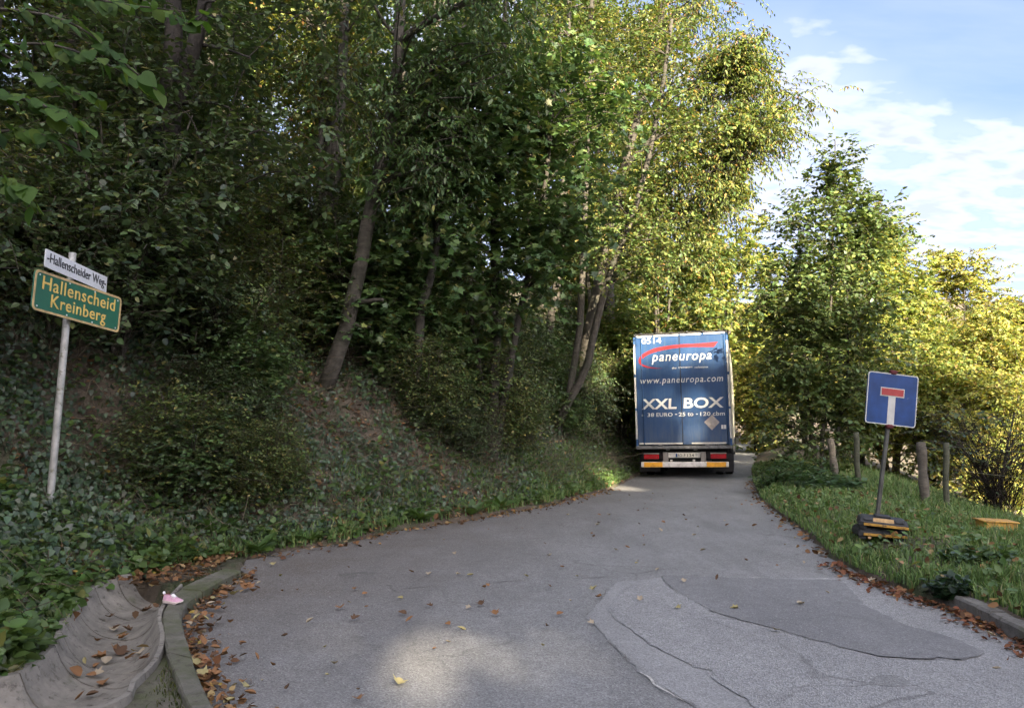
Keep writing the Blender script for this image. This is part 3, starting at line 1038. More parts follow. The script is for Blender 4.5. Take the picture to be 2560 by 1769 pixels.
# ------------------------------------------------------------------ the lorry
TY = -.29
tz = float(road_z(np.array([4.69]), np.array([20.8]))[0])
truck = tag(empty('lorry', (4.69, 20.80, tz), (0, -.02, TY)), 'blue box semi-trailer lorry driving away up the lane, seen from behind', 'lorry')
BZ0, BH = .89, 3.10
HW = 1.275


def D(u, v): return (u, BZ0 + v)          # door coordinates measured on the rear


mb = MB()
mb.box((0, 6.85, BZ0 + BH / 2 + .06), (2.5, 13.5, BH - .2), bevel=.02)
mb.build('trailer_body', M['truck_frame'], truck)
for sx in (-1, 1):
    mb = MB(); vs, fs = [], []
    for i in range(90):
        y = .12 + 13.3 * i / 89
        o = .012 * math.sin(i * 1.9) + .008 * math.sin(i * .6)
        vs += [(sx * (1.262 + o), y, BZ0 + .02), (sx * (1.268 + o * .7), y, BZ0 + BH * .5), (sx * 1.262, y, BZ0 + BH - .12)]
    for i in range(89):
        for k in range(2):
            a = i * 3 + k
            fs.append((a, a + 3, a + 4, a + 1) if sx > 0 else (a, a + 1, a + 4, a + 3))
    mb.add(vs, fs, True)
    mb.build('side_curtain', M['curtain'], truck)
mb = MB().box((0, 6.85, BZ0 + BH - .02), (2.55, 13.6, .09), bevel=.02)
rf = mb.build('roof', M['truck_dark'], truck)
for k in range(6):
    MB().box((-1.05 + k * .42, -.01, BZ0 + BH + .01), (.05, .05, .05)).build('roof_lug', M['truck_dark'], rf)
# rear frame
mb = MB()
mb.box((-1.245, -.0, BZ0 + BH / 2 - .04), (.06, .16, BH - .08), bevel=.01)
mb.build('rear_post', M['truck_frame'], truck)
MB().box((1.245, 0, BZ0 + BH / 2 - .04), (.06, .16, BH - .08), bevel=.01).build('rear_post', M['truck_frame'], truck)
MB().box((0, 0, BZ0 - .03), (2.55, .2, .09), bevel=.012).build('rear_sill', M['truck_grey'], truck)
MB().box((0, 0, BZ0 + BH - .075), (2.42, .15, .05), bevel=.01).build('header_beam', M['truck_frame'], truck)
# doors
doors = []
for (a, b) in ((-1.21, -.018), (-.006, 1.21)):
    doors.append(MB().box(((a + b) / 2, -.06, BZ0 + 1.52), (b - a, .05, 2.96), bevel=.008).build('rear_door', M['truck_blue'], truck))
FY = -.087
for x in (-1.05, 1.17):
    MB().tube([(x, FY - .012, BZ0 + .02), (x, FY - .012, BZ0 + 3.0)], .012, 6).build('locking_bar', M['truck_frame'], doors[0 if x < 0 else 1])
MB().box((-.012, -.075, BZ0 + 1.52), (.016, .03, 2.96)).build('door_seal', M['truck_dark'], truck)
for x in (-.62, .62):
    MB().box((x, FY - .02, BZ0 + .03), (.1, .04, .05), bevel=.008).build('hinge', M['truck_grey'], doors[0 if x < 0 else 1])


def on_door(me, which, name):
    o = link(name, me, doors[which]); o.location = (0, FY - .001, 0); return o


on_door(text_mesh('number_lettering', '0514', *D(-1.03, 2.822), *D(-.5, 2.98), M['letter_white'], 0, .008), 0, 'number_lettering')
on_door(text_mesh('name_lettering', 'paneuropa', *D(-.775, 2.243), *D(.83, 2.50), M['letter_white'], .22, .006, 1.12), 1, 'name_lettering')
for w_, x0_, x1_ in (('the', -.232, -.11), ('transport', -.06, .32), ('solutions', .37, .733)):
    on_door(text_mesh('slogan_lettering', w_, *D(x0_, 2.10), *D(x1_, 2.155), M['letter_white'], .2, .004, 1.1), 1, 'slogan_lettering')
on_door(text_mesh('web_lettering', 'www.paneuropa.com', *D(-1.105, 1.665), *D(1.105, 1.84), M['letter_white'], .2, .0, 1.14), 1, 'web_lettering')
on_door(text_mesh('size_lettering', 'XXL', *D(-1.094, 1.012), *D(-.147, 1.295), M['letter_white'], .06, .022), 0, 'size_lettering')
on_door(text_mesh('size_lettering', 'BOX', *D(.037, 1.018), *D(1.097, 1.302), M['letter_white'], .06, .022), 1, 'size_lettering')
for w_, x0_, x1_, v0_, v1_ in (('=', -1.1, -1.035, .83, .875), ('38', -.94, -.76, .808, .912), ('EURO', -.7, -.26, .808, .912), ('-', -.19, -.14, .85, .872), ('25', -.1, .08, .808, .912), ('to', .14, .29, .808, .905), ('-', .36, .41, .85, .872), ('120', .47, .74, .808, .912), ('cbm', .8, 1.113, .808, .92)):
    on_door(text_mesh('capacity_lettering', w_, *D(x0_, v0_), *D(x1_, v1_), M['letter_white'], .04, .012, 1.05), 0 if x1_ < 0 else 1, 'capacity_lettering')
so = [(1.016, 2.794), (.677, 2.774), (.396, 2.768), (.003, 2.764), (-.306, 2.744), (-.644, 2.697), (-.928, 2.59), (-1.086, 2.481), (-1.134, 2.36), (-1.095, 2.252), (-.944, 2.176), (-.75, 2.136), (-.498, 2.126)]
si = [(.898, 2.654), (.617, 2.67), (.224, 2.681), (-.05, 2.675), (-.3, 2.65), (-.6, 2.6), (-.87, 2.515), (-1.01, 2.43), (-1.065, 2.36), (-1.045, 2.275), (-.92, 2.21), (-.74, 2.16), (-.498, 2.129)]


def dense(pts, n=60):
    p = np.array(pts); d = np.r_[0, np.cumsum(np.hypot(*np.diff(p, axis=0).T))]
    return [tuple(q) for q in resample(pts, d[-1] / n)]


so_, si_ = dense(so), dense(si)
nn = min(len(so_), len(si_))
on_door(strip_mesh([D(*p) for p in so_[:nn]], [D(*p) for p in si_[:nn]], 0).mesh('red_swoosh', M['letter_red']), 0, 'red_swoosh')
mb = MB(); panel(mb, [D(.779, .835), D(.565, .639), D(.764, .418), D(.97, .626)], -.012, 0)
on_door(mb.mesh('hazard_placard', M['placard']), 1, 'hazard_placard')
for x in (1.035, 1.105):
    mb = MB(); panel(mb, [D(x - .028, .45), D(x + .028, .45), D(x + .028, .555), D(x - .028, .555)], -.004, 0)
    on_door(mb.mesh('small_sticker', M['letter_white']), 1, 'small_sticker')
# reflective tape
for sx in (-1, 1):
    for (v0, v1) in ((.2, .98), (1.05, 1.9), (1.98, 2.82)):
        mb = MB(); panel(mb, [(sx * 1.248 - .026, BZ0 + v0), (sx * 1.248 + .024, BZ0 + v0), (sx * 1.248 + .024, BZ0 + v1), (sx * 1.248 - .026, BZ0 + v1)], -.088, -.078)
        mb.build('reflective_strip', M['tape'], truck)
for (x0, x1, v, w) in ((-1.19, -.02, .075, 0), (.22, 1.12, .075, 1), (-1.17, -.75, 3.025, 0), (-.7, -.03, 3.03, 0), (.02, .58, 3.03, 1), (.64, 1.19, 3.035, 1)):
    mb = MB(); panel(mb, [D(x0, v - .022), D(x1, v - .022), D(x1, v + .022), D(x0, v + .022)], -.004, 0)
    on_door(mb.mesh('reflective_strip', M['tape']), w, 'reflective_strip')
# chassis, bumper, lamps
mb = MB()
for x in (-.45, .45):
    mb.box((x, 6.6, .72), (.12, 12.8, .24))
for k in range(9):
    mb.box((0, .5 + k * 1.5, .74), (2.3, .1, .12))
mb.build('chassis', M['truck_dark'], truck)
MB().box((0, .22, .66), (2.3, .06, .32), bevel=.01).build('rear_crossmember', M['truck_dark'], truck)
bp = MB().box((0, -.03, .395), (2.32, .09, .145), bevel=.012).build('underrun_bumper', M['bumper_white'], truck)
MB().box((-.83, -.078, .395), (.5, .008, .13)).build('orange_panel', M['bumper_orange'], bp)
MB().box((.84, -.078, .395), (.5, .008, .13)).build('orange_panel', M['bumper_orange'], bp)
for x in (-.5, .5):
    MB().box((x, .06, .58), (.14, .08, .3), bevel=.01).build('bumper_bracket', M['lamp_grey'], bp)
for x in (-.88, .9):
    t_ = MB().box((x, .0, .61), (.41, .09, .13), bevel=.012).build('tail_light', M['lamp_red'], truck)
    MB().box((x, -.012, .69), (.42, .1, .03), bevel=.008).build('lamp_cover', M['lamp_grey'], t_)
MB().box((-.02, .1, .64), (.98, .02, .14)).build('plate_carrier', M['bumper_white'], truck)
lp = MB().box((.03, .07, .635), (.52, .012, .115), bevel=.004).build('licence_plate', M['plate'], truck)
for w_, x0_, x1_ in (('SO', -.17, -.06), ('P', -.01, .03), ('134', .08, .26)):
    pl = link('plate_lettering', text_mesh('plate_lettering', w_, x0_, .597, x1_, .672, M['black_paint'], 0, .006), lp); pl.location = (0, .062, 0)
MB().box((-.205, .062, .635), (.045, .006, .1)).build('plate_band', M['sign_blue'], lp)
for x in (-.35, .25):
    MB().box((x, .02, .5), (.07, .06, .05), bevel=.01).build('bracket_lug', M['bumper_white'], bp)
for x in (-.42, .32):
    mb = MB().add([(x - .06, -.02, .84), (x + .07, -.02, .84), (x + .02, -.02, .77), (x - .06, -.02, .77), (x - .06, .1, .84), (x + .07, .1, .84), (x + .02, .1, .77), (x - .06, .1, .77)],
                  [(0, 3, 2, 1), (4, 5, 6, 7), (0, 1, 5, 4), (1, 2, 6, 5), (2, 3, 7, 6), (3, 0, 4, 7)])
    mb.build('step_bracket', M['truck_grey'], truck)
# mud flaps and wheels: three axles with twin tyres, and the tractor unit's
for x in (-.98, .99):
    MB().box((x, .42, .42), (.56, .015, .5)).build('mud_flap', M['truck_dark'], truck)


def wheel(x, y, r=.5, w=.24):
    prof = [(-w / 2, r * .55), (-w / 2, r * .9), (-w / 2 + .03, r * .97)]
    for k in range(5):
        q = -w / 2 + .035 + k * (w - .07) / 4
        prof += [(q, r), (q + .004, r - .014), (q + .012, r - .014), (q + .016, r)] if k < 4 else [(q, r)]
    prof += [(w / 2 - .03, r * .97), (w / 2, r * .9), (w / 2, r * .55)]
    wo_ = MB().lathe(prof, (x, y, r), 'X', 28).build('wheel', M['tyre'], truck)
    MB().lathe([(-w * .42, .02), (-w * .3, r * .3), (-w * .42, r * .5), (-w * .48, r * .56), (w * .48, r * .56), (w * .42, r * .5), (w * .3, r * .3), (w * .42, .02)], (x, y, r), 'X', 18).build('rim', M['rim'], wo_)


for y in (1.9, 3.2, 4.5):
    for x in (-1.13, -.86, .86, 1.13):
        wheel(x, y)
    MB().tube([(-1.1, y, .5), (1.1, y, .5)], .06, 8).build('axle', M['truck_dark'], truck)
for y in (12.6, 15.9):
    for x in (-1.1, 1.1):
        wheel(x, y, .5, .3)
for sx in (-1, 1):
    MB().box((sx * 1.23, 8.2, .62), (.03, 5.4, .42), bevel=.01).build('side_guard', M['truck_grey'], truck)
    MB().box((sx * 1.2, 3.2, 1.0 - .1), (.1, 4.2, .06), bevel=.01).build('mud_guard', M['truck_grey'], truck)
# tractor unit
cabm = MB()
prof_c = [(13.75, .95), (13.75, 3.55), (14.1, 3.75), (15.6, 3.55), (16.1, 2.3), (16.2, 1.6), (16.2, .45), (14.4, .45)]
n = len(prof_c)
cabm.add([(-1.22, y, z) for y, z in prof_c] + [(1.22, y, z) for y, z in prof_c],
         [tuple(range(n - 1, -1, -1)), tuple(range(n, 2 * n))] + [(i, (i + 1) % n, (i + 1) % n + n, i + n) for i in range(n)])
cb = cabm.build('cab', M['cab'], truck)
MB().add([(-1.1, 15.72, 3.3), (1.1, 15.72, 3.3), (1.1, 16.125, 2.3), (-1.1, 16.125, 2.3)], [(0, 1, 2, 3)]).build('windscreen', M['glass'], cb)
for sx in (-1, 1):
    MB().box((sx * 1.224, 15.2, 2.7), (.012, .8, .7)).build('side_window', M['glass'], cb)
    mr_ = MB().box((sx * 1.55, 15.6, 2.5), (.26, .16, .62), bevel=.05).build('wing_mirror', M['mirror_grey'], cb)
    MB().box((sx * 1.55, 15.515, 2.5), (.2, .006, .52)).build('mirror_glass', M['glass'], mr_)
    MB().tube([(sx * 1.2, 15.7, 2.75), (sx * 1.5, 15.62, 2.7)], .02, 6).build('mirror_arm', M['truck_dark'], mr_)
MB().box((0, 13.0, .8), (2.3, 2.6, .25), bevel=.03).build('tractor_frame', M['truck_dark'], truck)

# ------------------------------------------------------------------ left signpost
SPX, SPY = -4.60, 7.86
pz = terr1(-4.75, 7.86)
post = tag(empty('street_signpost', (-4.75, 7.86, pz)), 'leaning steel post with green place sign and white street name plate', 'signpost')
ptop = at(182, 632, 7.84) - np.array([-4.75, 7.86, pz])
pbot = at(124, 1262, 7.86) - np.array([-4.75, 7.86, pz])
pdir = (ptop - pbot)
pts = [pbot - pdir * .06 + pdir * 1.06 * t for t in np.linspace(0, 1, 14)]
MB().tube(pts, .036, 14).build('pole', M['steel'], post)


def sign_frame(c, yaw, roll):
    """object placed at c with local X along the panel, local -Y its face"""
    r = np.array([math.cos(yaw), math.sin(yaw), 0]); u = np.array([0, 0, 1.0])
    rr = r * math.cos(roll) + u * math.sin(roll); uu = -r * math.sin(roll) + u * math.cos(roll)
    nn_ = np.cross(uu, rr)
    Mx = Matrix(((rr[0], nn_[0], uu[0]), (rr[1], nn_[1], uu[1]), (rr[2], nn_[2], uu[2])))
    return Vector(c), Mx.to_euler()


off = np.array([-4.75, 7.86, pz])
c, e = sign_frame(np.array([-4.50, 7.845, 2.765]) - off, 1.414, -.076)
GW, GH = 1.262, .40
gpan = panel(MB(), rounded_rect(GW, GH, .05), -.004, .012).build('direction_panel', M['sign_green'], post, c, e)
ring(MB(), rounded_rect(GW, GH, .05), rounded_rect(GW - .045, GH - .045, .035), -.008, -.002).build('border', M['sign_tan'], gpan)
o = link('lettering', text_mesh('lettering', 'Hallenscheid', -.53, .022, .53, .158, M['sign_yellow'], 0, .008, 1.08), gpan); o.location = (0, -.0055, 0)
o = link('lettering', text_mesh('lettering', 'Kreinberg', -.40, -.172, .40, -.002, M['sign_yellow'], 0, .008, 1.08), gpan); o.location = (0, -.0055, 0)
for (x, z) in ((-.57, .155), (-.17, .165), (.2, .165), (.57, .155), (-.57, -.155), (-.17, -.165), (.2, -.165), (.57, -.155)):
    MB().lathe([(0, .009), (-.004, .008), (-.006, 0)], (x, -.004, z), 'Y', 10).build('rivet', M['bolt'], gpan)
for z in (.1, -.1):
    MB().box((0, .03, z), (.12, .05, .03)).build('clamp', M['steel'], gpan)
c, e = sign_frame(np.array([-4.535, 7.85, 3.09]) - off, 1.598, -.055)
WW, WH = 1.185, .177
wpan = panel(MB(), rounded_rect(WW, WH, .006, 2), -.003, .008).build('name_plate', M['white_enamel'], post, c, e)
o = link('lettering', text_mesh('lettering', '-Hallenscheider Weg-', -.565, -.062, .565, .062, M['black_paint'], 0, .004, 1.0), wpan); o.location = (0, -.0045, 0)
MB().box((0, .02, 0), (.09, .04, .1)).build('clamp', M['steel'], wpan)

# ------------------------------------------------------------------ dead-end sign on its rubber feet
sx_, sy_ = 4.22, 8.85
sz_ = terr1(sx_, sy_)
dead = tag(empty('dead_end_sign', (sx_, sy_, sz_)), 'square blue dead-end road sign with red bar, leaning right on grass verge', 'road sign')
o0 = np.array([sx_, sy_, sz_])
ptop = at(2236, 930, 8.86) - o0; pbot = at(2193, 1290, 8.86) - o0
mb = MB()
pd = ptop - pbot; q0 = pbot - pd * .06
u = Vector(pd).normalized()
rotm = Vector((0, 0, 1)).rotation_difference(u).to_matrix()
mb.box(Vector((q0 + ptop) / 2), (.04, .04, float(np.linalg.norm(ptop - q0))), rotm, .005)
mb.build('pole', M['steel_dark'], dead)
c, e = sign_frame(np.array([4.40, 8.82, 1.785]) - o0, .055, -.115)
dp = panel(MB(), rounded_rect(.6, .6, .035), -.003, .014).build('sign_panel', M['sign_blue'], dead, c, e)
ring(MB(), rounded_rect(.6, .6, .035), rounded_rect(.577, .577, .026), -.006, -.002).build('white_border', M['sign_white'], dp)
panel(MB(), [(-.042, -.288), (.042, -.288), (.042, .05), (-.042, .05)], -.006, -.002).build('white_bar', M['sign_white'], dp)
panel(MB(), [(-.142, .03), (.142, .03), (.142, .132), (-.142, .132)], -.0085, -.002).build('bar_edge', M['sign_white'], dp)
panel(MB(), [(-.13, .042), (.13, .042), (.13, .12), (-.13, .12)], -.0125, -.004).build('red_bar', M['sign_red'], dp)
for z in (.315, -.315):
    k_ = MB().box((0, .012, z), (.075, .06, .05), bevel=.012).build('clamp', M['clamp_red'], dp)
    MB().tube([(-.05, .0, z + .008), (.05, 0, z + .008)], .011, 6).build('clamp_bolt', M['clamp_red'], k_)


def base_plate(loc, rot, label, yellow, label_plate):
    b_ = tag(empty('rubber_base_plate', loc, rot), label, 'sign base', 'rubber sign bases under the dead-end sign')
    b_.scale = (.84, .84, .84)
    L, W, h = .60, .42, .115
    mb = MB()
    # footed slab: chamfered top, recessed pockets, arched underside
    prof = [(-W / 2, .0), (-W / 2, .045), (-W / 2 + .06, h), (W / 2 - .06, h), (W / 2, .045), (W / 2, 0)]
    secs = [(-L / 2, .0), (-L / 2 + .02, .0), (-L / 2 + .05, 0), (L / 2 - .05, 0), (L / 2 - .02, 0), (L / 2, 0)]
    vs, fs = [], []
    for si_i, (x, _) in enumerate(secs):
        k = .5 if si_i in (0, 5) else (.85 if si_i in (1, 4) else 1)
        for (y, z) in prof: vs.append((x, y, z * k if z > .05 else z))
    m = 6
    for i in range(5):
        for j in range(5):
            a = i * m + j
            fs.append((a, a + 1, a + m + 1, a + m)[::-1])
        fs.append((i * m, i * m + m, i * m + m + 5, i * m + 5)[::-1])
    fs += [tuple(range(0, 6)), tuple(range(35, 29, -1))]
    mb.add(vs, fs)
    for x in (-.19, .19):
        mb.box((x, -W / 2 + .04, .078), (.11, .05, .05), Matrix.Rotation(math.radians(-40), 3, 'X'), .01)
    mb.box((0, 0, h + .012), (.2, .2, .035), bevel=.012)
    mb.build('slab', M['rubber'], b_)
    for x in (-L / 2 + .06, L / 2 - .06):
        for y in (-W / 2 + .06, W / 2 - .06):
            MB().box((x, y, -.02), (.09, .09, .06), bevel=.01).build('foot', M['rubber'], b_)
    MB().box((0.03, -W / 2 - .004, .022), (L * .9, .014, .035), bevel=.004).build('yellow_edge', M['yellow_plastic'], b_)
    if label_plate:
        MB().box((0, -W / 2 + .036, .086), (.25, .006, .06), Matrix.Rotation(math.radians(-40.6), 3, 'X')).build('label_plate', M['tan_label'], b_)
    return b_


bb = at(2200, 1312, 8.78)
base_plate((bb[0] + .02, bb[1], bb[2] - .005), (0, math.radians(4.5), math.radians(-20)), 'upper black rubber sign base with tan label plate on its slope', True, True)
base_plate((bb[0] - .0, bb[1] + .04, bb[2] - .115), (0, math.radians(3), math.radians(-12)), 'lower black rubber sign base half sunk in the grass', True, False)

# yellow box in the grass
yb = gnd(2490, 1338, .12)
yb[2] = terr1(yb[0], yb[1]) - .05
ybx = tag(empty('yellow_box', tuple(yb), (0, math.radians(2), math.radians(-8))), 'faded yellow plastic box half hidden in tall grass at right', 'box')
MB().box((0, 0, .1), (.38, .28, .26), bevel=.02).build('box_body', M['yellow_plastic'], ybx)
MB().box((0, 0, .225), (.41, .31, .02), bevel=.008).build('lid', M['yellow_plastic'], ybx)

# ------------------------------------------------------------------ fence posts and wire
def fence_post(px, top, base, dist, r, mat, label, lean=0.0, split=False):
    a, b = at(px, base, dist), at(px + lean, top, dist)
    gz = terr1(a[0], a[1])
    root = tag(empty('fence_post', (a[0], a[1], gz)), label, 'fence post', 'posts of the field fence')
    p0 = np.array([0, 0, -.25]); p1 = b - np.array([a[0], a[1], gz])
    pts = [p0 + (p1 - p0) * t + np.array([.012 * math.sin(t * 9), .01 * math.cos(t * 7), 0]) for t in np.linspace(0, 1, 9)]
    MB().tube(pts, [r * (1.0 if not split else .95 + .12 * math.sin(k * 2.1)) for k in range(9)], 10 if not split else 7, wob=.03 if not split else .14).build('stake', mat, root)
    return b


tops = []
tops.append(fence_post(2365, 1106, 1300, 12.3, .045, M['post_green'], 'round greenish fence post right of the dead-end sign'))
tops.append(fence_post(2313, 1105, 1285, 12.8, .08, M['post_wood'], 'thick weathered split-wood fence post right of the dead-end sign', -10, True))
tops.append(fence_post(2146, 1080, 1225, 16.2, .056, M['post_green'], 'slim greenish fence post left of the dead-end sign', -6))
tops.append(fence_post(2092, 1096, 1205, 17.6, .082, M['post_wood'], 'leaning brown split-wood fence post left of the dead-end sign', -16, True))
tops.append(fence_post(2038, 1092, 1180, 20.0, .06, M['post_wood'], 'thin brown fence post furthest along beside the maple bush', -4, True))
wire = tag(empty('fence_wire', tuple(tops[0])), 'slack pale fence wires strung between the field posts', 'wire')
for drop in (.06, .42):
    P = []
    order = [tops[4], tops[3], tops[2], tops[1], tops[0], tops[0] + np.array([.6, -5.5, .05])]
    for a, b in zip(order[:-1], order[1:]):
        for t in np.linspace(0, 1, 8)[:-1]:
            P.append(a + (b - a) * t - np.array([0, 0, drop + .16 * t * (1 - t)]) - tops[0])
    MB().tube(P, .0035, 4).build('wire_strand', M['wire'], wire)

# ------------------------------------------------------------------ child's shoe on the kerb
sh = gnd(432, 1506, KERB_H)
shoe = tag(empty('shoe', (sh[0], sh[1], KERB_H + .004), (math.radians(6), 0, math.radians(-22))), 'small pale pink shoe lying on the mossy kerb', 'shoe')
# sections along the length: x, half width, sole top, upper height
sec = [(-.085, .018, .016, .05), (-.075, .027, .018, .062), (-.05, .031, .017, .064), (-.02, .03, .016, .058), (.01, .031, .015, .05), (.035, .034, .014, .042), (.06, .034, .014, .034), (.08, .027, .015, .027), (.092, .014, .017, .021)]
vs, fs = [], []
for (x, w, s0, h) in sec:
    for k in range(9):
        a = math.pi * k / 8
        vs.append((x, w * math.cos(a) * (1 - .15 * math.sin(a)), s0 + (h - s0) * math.sin(a) ** .8))
for i in range(len(sec) - 1):
    for k in range(8):
        if 1 <= i <= 2 and 3 <= k <= 4: continue
        a = i * 9 + k
        fs.append((a, a + 9, a + 10, a + 1))
fs += [tuple(range(0, 9)), tuple(range((len(sec) - 1) * 9 + 8, (len(sec) - 1) * 9 - 1, -1))]
MB().add(vs, fs, True).build('upper', M['shoe_pink'], shoe)
vs, fs = [], []
for (x, w, s0, h) in sec:
    up_ = .012 if x > .07 else 0
    vs += [(x * 1.03, w * 1.06, 0 + up_), (x * 1.03, w * 1.1, s0 + .004), (x * 1.03, -w * 1.1, s0 + .004), (x * 1.03, -w * 1.06, 0 + up_)]
for i in range(len(sec) - 1):
    for k in range(4):
        a, b = i * 4 + k, i * 4 + (k + 1) % 4
        fs.append((a, b, b + 4, a + 4))
fs += [(0, 3, 2, 1), (32, 33, 34, 35)]
MB().add(vs, fs).build('sole', M['shoe_sole'], shoe)
MB().box((.012, 0, .056), (.035, .03, .012), Matrix.Rotation(math.radians(28), 3, 'Y'), .005).build('tongue', M['shoe_lace'], shoe)
MB().box((-.088, 0, .068), (.02, .022, .028), Matrix.Rotation(math.radians(-25), 3, 'Y'), .007).build('heel_tab', M['shoe_lace'], shoe)
for k in range(3):
    MB().tube([(.004 + k * .014, -.022, .047 - k * .004), (.008 + k * .014, 0, .058 - k * .005), (.004 + k * .014, .022, .047 - k * .004)], .0025, 5).build('lace', M['shoe_lace'], shoe)

# ------------------------------------------------------------------ trees
GREENS_DARK = ([(.028, .052, .018), (.04, .07, .02), (.055, .085, .022), (.03, .05, .028), (.12, .12, .03)], [4, 4, 2.5, 2, .35])
GREENS_MAPLE = ([(.035, .075, .02), (.05, .095, .022), (.075, .12, .028), (.14, .15, .03)], [4, 4, 2, .5])
GREENS_LIGHT = ([(.06, .11, .022), (.09, .14, .03), (.14, .165, .034), (.22, .19, .04)], [3, 4, 3, 1])
AUTUMN = ([(.17, .24, .05), (.26, .31, .06), (.36, .36, .07), (.36, .26, .06), (.1, .16, .04)], [3, 4, 3, .9, 2])
AUTUMN_Y = ([(.26, .31, .06), (.37, .38, .075), (.46, .41, .085), (.38, .27, .06), (.15, .21, .045), (.12, .1, .05)], [3, 4, 2.5, .7, 2, .5])
CHERRY = ([(.12, .18, .035), (.19, .23, .045), (.28, .26, .05), (.34, .18, .045), (.06, .11, .03)], [4, 4, 2, .6, 3])
def _scaled(pal, k, sat=1.0):
    return ([tuple(min(.6, (c * sat + (1 - sat) * sum(col) / 3) * k) for c in col) for col in pal[0]], pal[1])


GREENS_DARK = _scaled(GREENS_DARK, 1.9, .78)
GREENS_MAPLE = _scaled(GREENS_MAPLE, 1.8, .8)
GREENS_LIGHT = _scaled(GREENS_LIGHT, 1.25, .85)
CHERRY = _scaled(CHERRY, 1.05, .85)
AUTUMN, AUTUMN_Y = _scaled(AUTUMN, 1.0, .86), _scaled(AUTUMN_Y, 1.0, .84)
TWIGC = (.075, .06, .045)


def smooth_path(pts, n=24):
    pts = np.array(pts, float)
    d = np.r_[0, np.cumsum(np.linalg.norm(np.diff(pts, axis=0), axis=1))]
    out = []
    for s in np.linspace(0, d[-1], n):
        i = min(max(np.searchsorted(d, s) - 1, 0), len(pts) - 2)
        u = (s - d[i]) / (d[i + 1] - d[i])
        p0, p1, p2, p3 = pts[max(i - 1, 0)], pts[i], pts[i + 1], pts[min(i + 2, len(pts) - 1)]
        out.append(.5 * (2 * p1 + (p2 - p0) * u + (2 * p0 - 5 * p1 + 4 * p2 - p3) * u * u + (3 * p1 - p0 - 3 * p2 + p3) * u ** 3))
    return np.array(out)


def sprays(soup_l, soup_t, base, dirs, length, K, tpl, size, pal, droop=.25, hang=.3, twig_r=.006, jit=.35, twig_col=TWIGC, spread=.8, bend=True):
    """twigs with two rows of leaves"""
    n = len(base)
    dirs = norm(dirs)
    length = np.broadcast_to(np.asarray(length, float), (n,))
    tip = base + dirs * length[:, None] - np.array([0, 0, 1.0]) * (droop * length)[:, None]
    mid = base + dirs * length[:, None] * .5 - np.array([0, 0, 1.0]) * (droop * .25 * length)[:, None]
    if soup_t is not None:
        sticks(soup_t, base, tip, twig_r, twig_r * .35, twig_col, mid if bend else None)
    t = (np.arange(K) + .6) / K
    t = np.clip(t[None, :] + (rng.random((n, K)) - .5) * .6 / K, .08, 1)
    P = base[:, None] + dirs[:, None] * (length[:, None] * t)[..., None] - np.array([0, 0, 1.0]) * (droop * length[:, None] * t * t)[..., None]
    side = norm(np.cross(dirs, np.array([0, 0, 1.0])))
    sg = np.where(np.arange(K) % 2 == 0, 1.0, -1.0)[None, :, None]
    fwd = side[:, None] * sg * spread + dirs[:, None] * .55 + rng.normal(0, jit, (n, K, 3)) - np.array([0, 0, hang])
    up = np.array([0, 0, 1.0]) + rng.normal(0, jit * .9, (n, K, 3)) + dirs[:, None] * .25
    m = n * K
    sz = size * (.65 + .6 * rng.random(m))
    leaves(soup_l, tpl, P.reshape(-1, 3), fwd.reshape(-1, 3), up.reshape(-1, 3), sz, palette(m, *pal))


